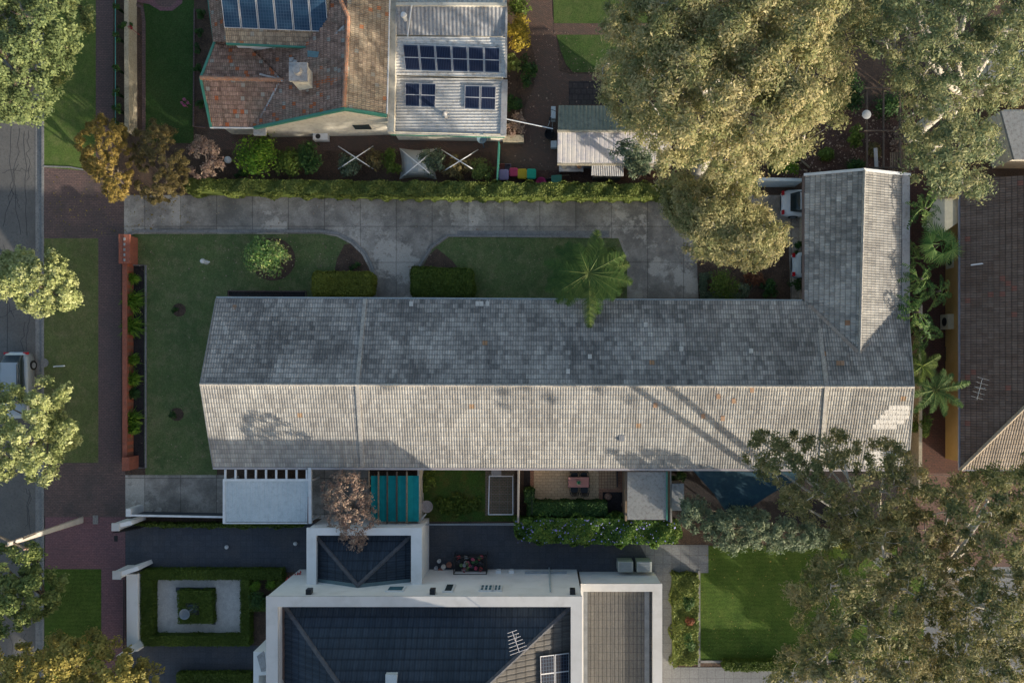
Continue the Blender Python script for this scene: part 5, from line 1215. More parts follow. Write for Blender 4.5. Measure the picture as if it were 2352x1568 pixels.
for x, y, rz, lab in ((1319, 1093, 0, 'left black patio chair on the house side of the striped table'), (1341, 1093, 0, 'right black patio chair on the house side of the striped table'), (1319, 1122, math.pi, 'left black patio chair on the hedge side of the striped table'), (1342, 1123, math.pi, 'right black patio chair on the hedge side of the striped table')):
    c = c0 if first else copy_tree(c0); first = False
    q = P(x, y, .5); c.location = (q[0], q[1], .128); c.rotation_euler = (0, 0, rz); c['label'] = lab; c['category'] = 'chair'; c['group'] = 'patio chairs round the striped table'
for x, y, s_, lab in ((1396, 1139, .26, 'brown rock in the dark bed right of the patio'), (1434, 1158, .24, 'reddish rock at the far right of the dark garden bed')):
    mb = MB(); q = P(x, y); n = 9; d = unit(60, rr); 
    mb.lathe((q[0], q[1], .1), [(s_, 0), (s_ * 1.05, .1), (s_ * .7, .24), (.02, .28)], 8); tag(obj('rock', mb, M_noise('brown rock', (.2, .12, .09), (.28, .18, .13), 6)), lab, 'rock')
# flat roofs right of the courtyard
FR = thing('patio_cover', 'flat grey patio cover right of the paved courtyard', 'patio cover', P(1485, 1138))
mb = MB(); mb.pbox(1441, 1083, 1530, 1193, 2.3, 2.4); obj('roof', mb, FLATGR, FR)
mb = MB(); mb.pbox(1530.5, 1082, 1533.5, 1194, 2.25, 2.45); obj('gutter', mb, GREENT, FR)
for x, y in ((1446, 1188), (1526, 1188)):
    mb = MB(); q = P(x, y, 2.3); mb.box(q[0] - .05, q[1] - .05, .1, q[0] + .05, q[1] + .05, 2.3); obj('post', mb, DARKM, FR)
mb = MB(); mb.bar(P(1540, 1076, 1.9), P(1542, 1200, 1.9), .1, 1.8); tag(obj('courtyard_fence', mb, M_plain('pale timber fence', (.32, .3, .27))), 'pale narrow fence between flat patio cover and small shed', 'fence')
T = thing('small_shed', 'small flat grey shed beside the dark shade sail', 'shed', P(1549, 1140)); mb = MB(); mb.pbox(1545, 1112, 1569, 1170, .1, 1.95); obj('wall', mb, GALV, T)
mb = MB(); mb.pbox(1543, 1110, 1571, 1172, 1.95, 2.02); obj('roof', mb, FLATGR, T)
SS = thing('shade_sail', 'dark blue triangular shade sail stretched beside the terrace', 'shade sail', P(1700, 1110))
mb = MB(); n = 14; A1, B1, C1 = Vector(P(1590, 1078, 2.5)), Vector(P(1860, 1083, 2.5)), Vector(P(1680, 1195, 2.1)); vs = []; ix = {}
for i in range(n + 1):
    for j in range(n + 1 - i):
        a, b = i / n, j / n; c = 1 - a - b; ix[i, j] = len(vs); p = A1 * c + B1 * a + C1 * b; cen = (A1 + B1 + C1) / 3
        e = min(a, b, c); pull = .16 * (1 - max(a, b, c)) * (1 - 3 * e); p = p + (cen - p) * pull; vs.append((p.x, p.y, p.z - .25 * (27 * a * b * c)))
fs = []
for i in range(n):
    for j in range(n - i):
        fs.append((ix[i, j], ix[i + 1, j], ix[i, j + 1]))
        if j < n - i - 1: fs.append((ix[i + 1, j], ix[i + 1, j + 1], ix[i, j + 1]))
mb.add(vs, fs); obj('sail_cloth', mb, SAIL, SS, smooth=True)
mb = MB(); mb.tube([(C1.x, C1.y, .1), tuple(C1)], .05); obj('post', mb, DARKM, SS)
# side pergola top right behind garage wing
PT = thing('dark_pergola', 'dark weathered open pergola frame behind the garage wing', 'pergola', P(2030, 290))
mb = MB()
for x in (1992, 2030, 2068, 2100): mb.bar(P(x, 200, 2.3), P(x, 392, 2.3), .10, .12)
for y in (202, 300, 385): mb.bar(P(1985, y, 2.4), P(2110, y, 2.4), .08, .1)
obj('beam', mb, TIMBERD, PT)
for x, y in ((1992, 205), (2100, 205), (1992, 385), (2100, 385)):
    mb = MB(); q = P(x, y, 2.2); mb.box(q[0] - .06, q[1] - .06, 0, q[0] + .06, q[1] + .06, 2.18); obj('post', mb, TIMBERD, PT)
mb = MB(); c = P(1992, 262, 2.6); mb.lathe((c[0], c[1], 2.42), [(.06, 0), (.28, .02), (.30, .08), (.15, .11), (.02, .12)], 18); tag(obj('round_lid', mb, M_plain('pale lid', (.42, .42, .42))), 'pale round lid lying on the dark pergola beam', 'lid')
mb = MB(); mb.bar(P(1993, 393, 2.0), P(2044, 393, 2.0), .06, 1.9); mb.bar(P(2011, 340, 2.2), P(2014, 392, 2.2), .24, .05); tag(obj('glass_screen', mb, GALV), 'pale plank and screen behind the top of the garage wing', 'screen')
mb = MB()
for k in range(12): mb.bar(P(2046 + k * 4, 350, 2.1), P(2046 + k * 4, 400, 2.1), .05, .06)
mb.bar(P(2044, 352, 2.04), P(2096, 352, 2.04), .06, .06); mb.bar(P(2044, 398, 2.04), P(2096, 398, 2.04), .06, .06); mb.tube([P(2046, 398, 0), P(2046, 398, 2)], .04); mb.tube([P(2092, 398, 0), P(2092, 398, 2)], .04)
tag(obj('slat_screen', mb, TIMBER), 'brown slatted timber cover behind the garage wing', 'screen')
for i, (a, b, c_, d_) in enumerate(((1728, 376, 1800, 384), (1790, 350, 1830, 385), (1815, 270, 1835, 240), (1828, 300, 1832, 260))):
    mb = MB(); mb.bar(P(a + 30, b, .25), P(c_ + 30, d_, .25), .22 if i == 0 else .12, .12); tag(obj('timber_plank', mb, TIMBER), ['long plank lying on leaf litter left of the pergola', 'narrow plank slanting on the leaf litter near the garage', 'plank slanting under the big gum above the leaf litter', 'short upright plank beside the dark pergola'][i], 'plank')
# neighbouring roofs glimpsed through the right hand trees
for nm, poly, z, lab, mat in (('neighbour_roof_house', [(2270, 118), (2500, 118), (2500, 190), (2270, 190)], 3.2, 'pale roofed building glimpsed through the gum at the upper right edge', FLATGR), ('neighbour_garage', [(2300, 255), (2500, 255), (2500, 366), (2330, 366)], 2.8, 'grey roofed garage partly hidden by the gum at the right edge', FLATGR)):
    T = thing(nm, lab, 'building', P(poly[0][0] + 60, poly[0][1] + 30)); mb = MB(); mb.pprism([(x + 4, y - 3) for x, y in poly], 0, z - .2); obj('wall', mb, CREAMW, T)
    mb = MB(); mb.pprism(poly, z - .18, z); obj('roof', mb, mat, T)

# ============================================================ CARS AND POLE
def make_car(name, label, L, Wd, Ht, paint, suv=False):
    """front towards +y"""
    T = thing(name, label, 'car'); WL[T.name] = Vector((0, 0, 0)); hw = Wd / 2
    def loft(st, mat, nm, seg=9):
        mb = MB(); vs = []
        for y, w_, zl, zh, r in st:
            for k in range(seg):
                t = math.pi * k / (seg - 1); x = -math.cos(t); zz = math.sin(t)
                x = math.copysign(abs(x) ** r, x); zz = abs(zz) ** r
                vs.append((x * w_, y, zl + (zh - zl) * zz))
        n = len(st); fs = [(i * seg + k, i * seg + k + 1, (i + 1) * seg + k + 1, (i + 1) * seg + k) for i in range(n - 1) for k in range(seg - 1)]
        fs += [(i * seg, (i + 1) * seg, (i + 1) * seg + seg - 1, i * seg + seg - 1) for i in range(n - 1)]
        fs += [tuple(range(seg)), tuple(range(n * seg - 1, (n - 1) * seg - 1, -1))]
        mb.add(vs, fs); return obj(nm, mb, mat, T, smooth=True)
    h1 = .80 if not suv else .92
    body = loft([(-L / 2, hw * .62, .35, .62, .5), (-L / 2 + .10, hw * .84, .26, h1 * .92, .35), (-L / 2 + .45, hw * .96, .2, h1 + .04, .3), (-L * .2, hw, .2, h1 + .06, .28), (L * .12, hw, .2, h1 + .04, .28), (L * .28, hw * .98, .2, h1, .3), (L * .42, hw * .92, .22, h1 * .9, .33), (L / 2 - .08, hw * .78, .28, h1 * .74, .4), (L / 2, hw * .55, .36, h1 * .6, .5)], paint, 'body')
    yr = -L / 2 + (.22 if suv else .55)
    loft([(yr, hw * .66, h1 - .1, h1 + .08, .4), (yr + .42, hw * .74, h1 - .1, Ht - .07, .35), (0, hw * .80, h1 - .1, Ht - .04, .32), (L * .10, hw * .78, h1 - .1, Ht - .07, .34), (L * .27, hw * .72, h1 - .1, h1 + .06, .4)], GLASSD, 'windows')
    mb = MB(); a, b = yr + .50, L * .08; w_ = hw * .62
    mb.add([(-w_, a, Ht - .06), (w_, a, Ht - .06), (w_ * 1.04, (a + b) / 2, Ht), (w_, b, Ht - .06), (-w_, b, Ht - .06), (-w_ * 1.04, (a + b) / 2, Ht)] + [(-w_, a, Ht - .15), (w_, a, Ht - .15), (w_ * 1.04, (a + b) / 2, Ht - .12), (w_, b, Ht - .15), (-w_, b, Ht - .15), (-w_ * 1.04, (a + b) / 2, Ht - .12)],
           [(0, 1, 2, 5), (5, 2, 3, 4)] + [(i + 6, (i + 1) % 6 + 6, (i + 1) % 6, i) for i in range(6)]); obj('roof', mb, paint, T)
    for s_ in (-1, 1):
        for yy in (-L * .3, L * .31):
            mb = MB(); mb.tube([(s_ * (hw - .2), yy, .33), (s_ * (hw + .01), yy, .33)], .33, 18); wh = obj('wheel', mb, TYRE, T)
            mb = MB(); mb.tube([(s_ * (hw - .05), yy, .33), (s_ * (hw + .02), yy, .33)], .2, 12); obj('rim', mb, GREYM, wh)
        mb = MB(); mb.box(s_ * (hw - .05), L * .13, h1 + .0, s_ * (hw + .14), L * .18, h1 + .14); obj('mirror', mb, paint, T)
        mb = MB(); mb.box(s_ * hw * .55, -L / 2 + .02, .6, s_ * hw * .86, -L / 2 + .16, .8); obj('tail_light', mb, REDL, T)
        mb = MB(); mb.box(s_ * hw * .5, L / 2 - .28, .52, s_ * hw * .82, L / 2 - .06, .68); obj('headlight', mb, GLASSB, T)
        mb = MB(); mb.tube([(s_ * hw * .62, a + .1, Ht - .0), (s_ * hw * .62, b - .1, Ht - .0)], .02, 5); obj('roof_rail', mb, DARKM, T)
    return T
q = P(33, 866, .9); c = make_car('silver_car', 'silver wagon with roof rails parked at the kerb between two lime trees', 4.5, 1.85, 1.5, CARS, True); c.location = (q[0], q[1] - .55, .012); c.rotation_euler = (0, 0, math.pi)
q = P(1870, 466, .8); c = make_car('white_car', 'white car half under the garage eave with its rear window showing', 4.4, 1.82, 1.42, CARW); c.location = (q[0], q[1], .12); c.rotation_euler = (0, 0, -math.pi / 2)
q = P(1893, 608, .8); c = make_car('pale_car', 'pale car almost hidden under the garage eave beside the potted shrubs', 4.3, 1.8, 1.42, M_plain('pale blue white paint', (.5, .55, .58), .3, .5)); c.location = (q[0], q[1], .12); c.rotation_euler = (0, 0, -math.pi / 2)
SP = thing('power_pole', 'tall concrete and steel power pole rising beside the pink driveway', 'power pole', P(192, 1189))
b0 = Vector(P(192, 1189, .1)); t0 = Vector(P(18, 1249, 7.4))
b0.x, b0.y = t0.x, t0.y
mb = MB()
for s_ in (-1, 1): mb.tube([b0 + Vector((0, s_ * .2, 0)), t0 + Vector((0, s_ * .09, 0))], .035, 5)
obj('steel_channel', mb, M_noise('rusty pale steel', (.42, .36, .3), (.5, .45, .4), 2, (.3, .16, .1), 4), SP)
mb = MB(); vs = [tuple(b0 + Vector((i * .07, j * .18, 0))) for i, j in ((-1, -1), (1, -1), (1, 1), (-1, 1))] + [tuple(t0 + Vector((i * .06, j * .08, -.05))) for i, j in ((-1, -1), (1, -1), (1, 1), (-1, 1))]
mb.add(vs, [(3, 2, 1, 0), (4, 5, 6, 7), (0, 1, 5, 4), (1, 2, 6, 5), (2, 3, 7, 6), (3, 0, 4, 7)]); obj('pole', mb, M_noise('pale concrete pole', (.46, .43, .38), (.54, .51, .46), 2), SP)
mb = MB(); mb.bar(t0 + Vector((-1.1, .5, -.35)), t0 + Vector((.9, -.4, -.35)), .1, .12); mb.bar(t0 + Vector((-1.0, -.4, -1.2)), t0 + Vector((.8, .35, -1.2)), .08, .1); obj('cross_arm', mb, TIMBER, SP)
for k in (-1, .0, .8):
    mb = MB(); p = t0 + Vector((k, -k * .45, -.35)); mb.lathe(p, [(.05, 0), (.07, .06), (.04, .1), (.06, .14), (.01, .2)], 8); obj('insulator', mb, M_plain('brown insulator', (.15, .07, .04), .3), SP)
# ============================================================ HEDGES
hedge('long_hedge', 'long clipped hedge lit yellow green along the north side of the driveway', 'hedge', [(425, 411), (1100, 419), (1540, 423), (1540, 452), (1100, 451), (760, 445), (425, 437)], 1.5, L_BOX, 3, .055, 420, .2)
hedge('box_hedge', 'rounded box hedge left of the concrete entry, partly yellow', 'hedge', [(722, 623), (850, 624), (857, 634), (857, 672), (848, 680), (722, 679), (715, 670), (715, 632)], 1.1, L_HEDGEY, 5, .045, 600, .05, round_=.15)
hedge('box_hedge', 'darker rounded box hedge right of the concrete entry', 'hedge', [(948, 612), (1082, 617), (1088, 626), (1087, 674), (1080, 681), (950, 681), (943, 672), (942, 620)], 1.1, L_HEDGE, 6, .045, 600, .06, round_=.15)
mb = MB()
for k, pl_ in enumerate(([(323, 1308), (648, 1308), (648, 1331), (323, 1331)], [(323, 1331), (350, 1331), (350, 1460), (323, 1460)], [(323, 1460), (573, 1460), (573, 1483), (323, 1483)], [(552, 1331), (573, 1331), (573, 1460), (552, 1460)], [(573, 1385), (648, 1385), (640, 1403), (573, 1403)], [(634, 1331), (648, 1331), (648, 1385), (634, 1385)])): hedge_mb(mb, pl_, .8, 20 + k, .04, 520, .03)
tag(obj('parterre_hedge', mb, L_HEDGE), 'square clipped hedge ring round the pale gravel garden', 'hedge')
hedge('square_hedge', 'small square hedge in the centre of the gravel garden', 'hedge', [(407, 1356), (486, 1356), (489, 1431), (409, 1432)], .75, L_HEDGE, 31, .04, 560, .03)
UR = thing('fountain', 'dark square fountain basin with a round urn inside the central hedge', 'fountain', P(442, 1395))
mb = MB(); q = P(441, 1398, .8); mb.box(q[0] - .45, q[1] - .4, .1, q[0] + .45, q[1] + .4, .78); obj('basin', mb, BLACKP, UR)
mb = MB(); mb.box(q[0] - .3, q[1] - .25, .785, q[0] + .35, q[1] + .3, .80); obj('water', mb, GLASSD, UR)
mb = MB(); mb.tube([(q[0], q[1], .78), (q[0], q[1], 1.6)], .06, 8); mb.lathe((q[0], q[1], 1.6), [(.08, 0), (.28, .12), (.36, .3), (.33, .3), (.22, .2), (.02, .16)], 20); obj('urn', mb, M_plain('blue grey stone urn', (.16, .19, .22)), UR)
for i, (x, y, r) in enumerate(((587, 1343, 14), (625, 1343, 13))):
    shrub('topiary_ball', ['left clipped green ball in the upper corner of the parterre', 'right clipped green ball in the upper corner of the parterre'][i], 'topiary', x, y, r, r, 1.0, L_CITRUS, 10, 90, .04, seed=80 + i, cr=.6)
shrub('topiary_cone', 'dark conical topiary at the right corner of the parterre hedge', 'topiary', 598, 1378, 26, 20, 1.9, L_DARKG, 14, 90, .05, seed=83, cr=.6)
hedge('planter_hedge', 'long planter bed of loose clipped hedge between grey path and rear lawn', 'hedge', [(1545, 1318), (1604, 1320), (1603, 1525), (1547, 1528)], .8, L_BOX, 33, .055, 380, .16)
for i, (y, r) in enumerate(((1380, 22), (1470, 25), (1425, 10))):
    shrub('cone_shrub', ['upper dark upright shrub in the planter hedge', 'lower dark upright shrub in the planter hedge', 'small reddish shrub between the two dark ones in the planter hedge'][i], 'shrub', 1582, y, 14, r, 1.7 - .6 * (i == 2), L_RED if i == 2 else L_DARKG, 10, 80, .05, seed=90 + i, cr=.55)
hedge('low_hedge', 'low narrow hedge along the grey paving below the rear lawn', 'hedge', [(1665, 1520), (1900, 1519), (1900, 1540), (1667, 1541), (1660, 1530)], .8, L_HEDGE, 35, .045, 500, .05)
hedge('low_hedge', 'low hedge strip at the bottom beside the front path', 'hedge', rect(405, 1546, 575, 1600), .7, L_HEDGE, 36, .045, 500, .04)
hedge('courtyard_hedge', 'dark green clipped hedge behind the patio table', 'hedge', rect(1212, 1153, 1393, 1184), 1.3, L_DARKG, 37, .045, 620, .08)
hedge('courtyard_hedge', 'short dark green hedge at the left side of the patio', 'hedge', rect(1205, 1126, 1226, 1152), 1.3, L_DARKG, 38, .045, 620, .07)
hedge('flowering_hedge', 'loose flowering boundary hedge with small blue blooms below the courtyards', 'hedge', [(1180, 1192), (1240, 1190), (1440, 1190), (1500, 1196), (1560, 1200), (1556, 1248), (1400, 1249), (1250, 1246), (1190, 1238)], 1.5, L_BLUEF, 39, .075, 360, .25)
mb = MB(); n = 260; q = np.column_stack([rr.uniform(1185, 1555, n), rr.uniform(1192, 1246, n)]); C = np.array([P(a, b, 1.62 + rr.normal(0, .08)) for a, b in q]); cards(mb, C, np.tile([0, 0, 1.], (n, 1)), .05, .8, rr.uniform(0, 1, n), .5, rr)
bl = tag(obj('blue_blooms', mb, M_plain('small blue violet blooms', (.22, .22, .5), .7)), 'scatter of small blue violet blooms over the flowering hedge', 'flowers'); bl['kind'] = 'stuff'
hedge('corner_hedge', 'yellow green hedge strip at the foot of the grey green bushes above the rear lawn', 'hedge', [(1880, 1240), (2060, 1240), (2060, 1256), (1880, 1258)], 1.0, L_HEDGEY, 41, .05, 450, .12)
mb = MB(); hedge_mb(mb, [(1608, 628), (1636, 626), (1636, 638), (1624, 642), (1622, 672), (1700, 674), (1700, 690), (1610, 690)], .45, 42, .04, 480, .04, core=False, a0=.3)
for r in ((1611, 630, 1622, 688), (1622, 676, 1698, 688)): mb.pbox(*r, .1, .4)
tag(obj('mini_hedge', mb, L_GREYG), 'tiny L shaped hedge round the ball shrub bed', 'hedge')
shrub('ball_shrub', 'large dark green clipped ball shrub under the gum by the driveway', 'shrub', 1665, 654, 36, 35, 1.8, L_HEDGE, 22, 110, .05, seed=101, cr=.5)
shrub('rusty_shrub', 'rust red leaved shrub right of the clipped ball', 'shrub', 1735, 636, 25, 22, 1.2, L_RED, 9, 90, .06, seed=102)
shrub('mixed_shrub', 'blue green leafy shrub between the ball and the garage', 'shrub', 1765, 662, 28, 22, 1.1, L_DARKG, 10, 90, .07, seed=103)
shrub('mixed_shrub', 'pale leafy shrub just right of the clipped ball', 'shrub', 1712, 666, 18, 18, .9, L_GREYG, 8, 70, .07, seed=104)
psheet('garden_bed', [(1600, 600), (1810, 560), (1815, 694), (1604, 694)], 4, SOIL)
for i, (x, y, r) in enumerate(((1833, 563, 10), (1826, 583, 8), (1828, 650, 16))):
    T = shrub('potted_shrub', ['upper small round shrub by the garage eave', 'smaller round shrub just below the upper one by the garage eave', 'dark round shrub at the lower end of the garage eave'][i], 'shrub', x, y, r, r * 1.1, .9, L_DARKG, 7, 70, .05, seed=110 + i)
# strappy plants in the front bed
for i, (y, r, h) in enumerate(((640, 13, .8), (690, 26, 1.0), (750, 27, 1.0), (826, 15, .8), (870, 18, .8), (905, 14, .7), (960, 20, .9), (985, 14, .8))):
    rng = np.random.default_rng(200 + i); mb = MB(); c = P(309, y, h * .5)
    for k in range(150):
        an = rng.uniform(0, 6.283); L = r / S * rng.uniform(.55, 1.15); st = (c[0] + rng.normal(0, r / S * .22), c[1] + rng.normal(0, r / S * .22), .1)
        d = np.array([math.cos(an), math.sin(an), 0]); sd = np.array([-d[1], d[0], 0]) * .022; b = np.array(st)
        p1 = b + d * L * .45 + np.array([0, 0, h * rng.uniform(.6, 1)]); p2 = b + d * L + np.array([0, 0, h * rng.uniform(.2, .75)])
        mb.addq(np.array([b - sd, b + sd, p1 + sd, p1 - sd, p1 - sd, p1 + sd, p2 + sd * .3, p2 - sd * .3]), 2, [rng.uniform(.1, .9)] * 2)
    tag(obj('strappy_plant', mb, L_CITRUS if i != 5 else L_DARKG), ['first small strappy plant at the top of the front wall bed', 'large dark strappy clump second from the top of the front wall bed', 'large bright strappy clump third from the top of the front wall bed', 'small clump below the two large ones in the front wall bed', 'fifth clump from the top in the front wall bed', 'darker sixth clump in the front wall bed', 'second to last clump in the front wall bed', 'last clump at the lower end of the front wall bed'][i], 'plant', 'strappy plants in the front wall bed')
for i, (x, y) in enumerate(((403, 712), (398, 952))):
    shrub('young_shrub', ['tiny young shrub in the upper mulch ring on the front lawn', 'young shrub in the lower mulch ring on the front lawn'][i], 'shrub', x, y, 9 + 4 * i, 8 + 4 * i, .7, L_DARKG, 5, 40, .05, seed=120 + i)
shrub('camellia_bush', 'round flowering bush with glossy and reddish leaves on the front lawn', 'bush', 612, 592, 57, 45, 2.3, L_CAM, 34, 110, .075, seed=130, cr=.42)
shrub('low_shrub', 'small dark shrub in the mulch corner above the left box hedge', 'shrub', 815, 612, 14, 12, .5, L_DARKG, 5, 50, .05, seed=131)
# shrubs in the northern bed
specs = [('citrus_tree', 'bright green citrus at the left end of the northern bed', 592, 358, 42, 47, 2.4, L_CITRUS, 26, 100), ('leafy_bush', 'dark green bush right of the bright citrus', 665, 372, 32, 32, 1.9, L_HEDGE, 16, 100), ('leafy_bush', 'bright topped bush before the first white hoops', 712, 362, 28, 34, 1.9, L_DARKG, 16, 100), ('bluish_bush', 'bluish leafy bush under the left white hoops', 803, 378, 24, 26, 1.3, L_GREYG, 12, 80), ('herb_bush', 'scraggly olive bush right of the left hoops', 855, 372, 24, 28, 1.2, L_OLIVE, 10, 60), ('herb_bush', 'olive green bush just left of the net tent', 898, 375, 22, 34, 1.3, L_HEDGE, 12, 70), ('leafy_bush', 'large leaved bush overlapping the right side of the net', 990, 372, 30, 32, 1.6, L_GREYG, 14, 80), ('herb_bush', 'yellowish olive bush under the right white hoops', 1050, 385, 36, 28, 1.3, L_OLIVE, 14, 80), ('leafy_bush', 'yellow green shrub left of the green side fence', 1108, 388, 24, 26, 1.4, L_BOX, 12, 90),
         ('yellow_shrub', 'bright yellow leaved shrub beside the metal roofed extension', 1190, 78, 28, 42, 2.2, L_YEL, 20, 110), ('dark_bush', 'dark bush at the top beside the curved path', 1190, 10, 26, 28, 1.8, L_HEDGE, 12, 90), ('garden_shrub', 'dark green shrub inside the bend of the curved path', 1215, 160, 20, 45, 1.0, L_DARKG, 14, 80), ('garden_shrub', 'greenish shrub under the yellow shrub', 1178, 150, 15, 26, 1.2, L_BOX, 9, 80), ('garden_shrub', 'leafy plant beside the lower corner of the extension', 1183, 240, 18, 26, .9, L_DARKG, 9, 70), ('peach_shrub', 'peach and green shrub at the stone ledge corner', 1185, 287, 20, 28, 1.2, L_DRY, 10, 70),
         ('leafy_bush', 'bright green bush in leaf litter left of the garage wing', 1808, 372, 30, 28, 1.8, L_CITRUS, 14, 90), ('dark_bush', 'dark shrub at the foot of the big gum beside the garage', 1775, 375, 25, 22, 1.5, L_DARKG, 10, 80), ('dark_bush', 'dark ivy bush near the pergola top', 1950, 215, 30, 55, 1.5, L_DARKG, 16, 90), ('dark_bush', 'bright edged ivy left of the dark pergola', 1962, 312, 18, 32, 1.2, L_HEDGE, 10, 80), ('dark_bush', 'low dark plants beside the ornament', 560, 400, 22, 12, .8, L_DARKG, 6, 60), ('courtyard_bush', 'low moss green bush along the left of the courtyard lawn', 985, 1105, 16, 34, .7, L_HEDGE, 12, 70), ('courtyard_bush', 'wide moss green groundcover bush in the courtyard', 1050, 1158, 58, 24, .5, L_HEDGE, 26, 70), ('courtyard_bush', 'dark bush under the eave beside the shade sail', 1560, 1090, 24, 14, 1.5, L_DARKG, 8, 70)]
for i, (n_, l_, x, y, rx, ry, h, m_, nn, nl_) in enumerate(specs): shrub(n_, l_, 'shrub', x, y, rx * 1.12, ry * 1.05, h, m_, nn, nl_, .075, seed=140 + i)
# ============================================================ PALMS
def palm(name, lab, px, py, h, L, n, mat, seed, lw=.35, rise=.35, droop=.5, group=None, trunk=.13):
    rng = np.random.default_rng(seed); c = P(px, py, h); T = thing(name, lab, 'palm', (c[0], c[1], 0), group)
    mb = MB(); mb.tube([(c[0], c[1], 0), (c[0] + .05, c[1], h * .5), (c[0], c[1], h)], [trunk * 1.3, trunk, trunk * .8], 8); obj('trunk', mb, BARK, T)
    mb = MB()
    for k in range(n):
        an = 6.283 * k / n + rng.normal(0, .16); frond(mb, c, an, L * rng.uniform(.75, 1.1), rise * rng.uniform(.4, 1.6), droop * rng.uniform(.7, 1.3), lw, 46, k + seed, rng.uniform(.2, .6))
    obj('frond', mb, mat, T, label=None); return T
T = thing('feather_palm', 'large feather palm with arching fronds leaning over the terrace roof', 'palm', P(1350, 625, 4.2)[:2] + (0,))
c = P(1352, 628, 4.2); mb = MB(); mb.tube([(c[0], c[1], 0), (c[0], c[1], 4.1)], [.22, .16], 10); obj('trunk', mb, BARK, T)
rng = np.random.default_rng(11)
for an, L, a_ in ((78, 2.9, .75), (112, 2.0, .3), (140, 2.7, .3), (125, 2.4, .25), (175, 2.2, .2), (200, 2.9, .35), (222, 2.7, .3), (285, 2.6, .4), (315, 2.3, .3), (28, 2.6, .6), (2, 2.2, .5), (70, 2.3, .4), (165, 2.9, .35), (188, 2.6, .2), (212, 2.5, .3), (235, 2.4, .45), (272, 3.4, .8), (300, 1.9, .35), (328, 2.4, .3), (-12, 2.8, .6), (14, 2.7, .75), (42, 2.1, .3), (60, 1.9, .25), (95, 1.7, .2), (250, 1.6, .2), (155, 1.5, .15), (-30, 1.5, .2)):
    mb = MB(); frond(mb, c, math.radians(an), L, .32 * rng.uniform(.6, 1.3), .42 * rng.uniform(.8, 1.2), .50, 84, an + 400, a_); obj('frond', mb, L_PALM, T)
shrub('low_round_shrub', 'dark round shrub under the feather palm by the driveway', 'shrub', 1405, 600, 32, 30, 1.2, L_HEDGE, 14, 100, .05, seed=171)
shrub('low_round_shrub', 'dark round shrub under the palm beside the terrace gutter', 'shrub', 1410, 662, 30, 20, 1.2, L_HEDGE, 12, 100, .05, seed=172)
def bananas(lab, px, py, h, n, L, wd, seed, fan=False, name='broad_leaf_palm'):
    rng = np.random.default_rng(seed); c = P(px, py, h); T = thing(name, lab, 'palm', (c[0], c[1], 0))
    mb = MB(); mb.tube([(c[0], c[1], 0), (c[0], c[1], h)], [.12, .07], 7); obj('trunk', mb, BARK, T); n = int(n * 1.35)
    for k in range(n):
        mb = MB(); an = 6.283 * k * .382 + rng.normal(0, .4); blade(mb, (c[0] + rng.normal(0, .12), c[1] + rng.normal(0, .12), c[2] - rng.uniform(0, .9)), an, L * rng.uniform(.5, 1.1), rng.uniform(.2, .7), rng.uniform(.5, .95), wd * rng.uniform(.7, 1.15), rng.uniform(.05, .95), 13, 1.6, rng); obj('leaf', mb, L_BAN, T)
for i, (x, y, h, n, L, lab) in enumerate(((2105, 590, 2.6, 11, 1.3, 'low broad leaf palm between the topmost palm and the fan palm'), (2128, 478, 3.6, 13, 1.5, 'topmost broad leaf palm between garage wing and awning'), (2118, 640, 3.4, 12, 1.6, 'broad leaf palm halfway down the alley'), (2160, 668, 3.0, 10, 1.3, 'smaller broad leaf palm leaning to the brown roof'), (2112, 716, 3.6, 13, 1.6, 'broad leaf palm beside the valley end of the garage roof'), (2130, 765, 2.8, 11, 1.5, 'low torn leaf palm above the stone wall top'))): bananas(lab, x, y, h, n, L, .20, 300 + i)
def fanpalm(lab, px, py, h, n, R, seed):
    rng = np.random.default_rng(seed); c = np.array(P(px, py, h)); T = thing('fan_palm', lab, 'palm', (c[0], c[1], 0)); mb = MB(); mb.tube([(c[0], c[1], 0), tuple(c)], [.14, .1], 7); obj('trunk', mb, BARK, T)
    for k in range(n):
        mb = MB(); an = 6.283 * k / n + rng.normal(0, .2); hub = c + np.array([math.cos(an), math.sin(an), rng.uniform(-.3, .4)]) * R * rng.uniform(.15, .5); vs = []; rn = []; mb.tube([tuple(c), tuple(hub)], .02, 4)
        for j in range(22):
            t = an + (j - 10.5) / 22 * 4.4; L = R * rng.uniform(.5, .65); d = np.array([math.cos(t), math.sin(t), -.25]); s_ = np.array([-d[1], d[0], 0]) * .035
            vs += [hub - s_ * .3, hub + s_ * .3, hub + d * L * .6 + s_, hub + d * L * .6 - s_, hub + d * L * .6 - s_, hub + d * L * .6 + s_, hub + d * L + s_ * .1, hub + d * L - s_ * .1]; v = np.clip(rng.normal(.55, .18), 0, 1); rn += [v, v]
        mb.addq(np.array(vs), len(rn), rn); obj('fan_leaf', mb, L_BAN, T)
fanpalm('fan palm beside the awning and brown roof', 2162, 560, 3.4, 8, 1.5, 320)
palm('feathery_palm', 'feathery bright palm in the alley level with the terrace ridge', 2148, 895, 3.4, 2.0, 11, L_PALM, 330, .3, .4, .5)
palm('feathery_palm', 'upright feathery palm above the lower alley palm', 2118, 840, 3.8, 1.3, 9, L_HEDGE, 331, .28, .3, .5)
shrub('climber_shrub', 'dense climber at the lower end of the stone wall', 'climber', 2112, 968, 28, 36, 2.2, L_HEDGE, 14, 90, .07, seed=333)

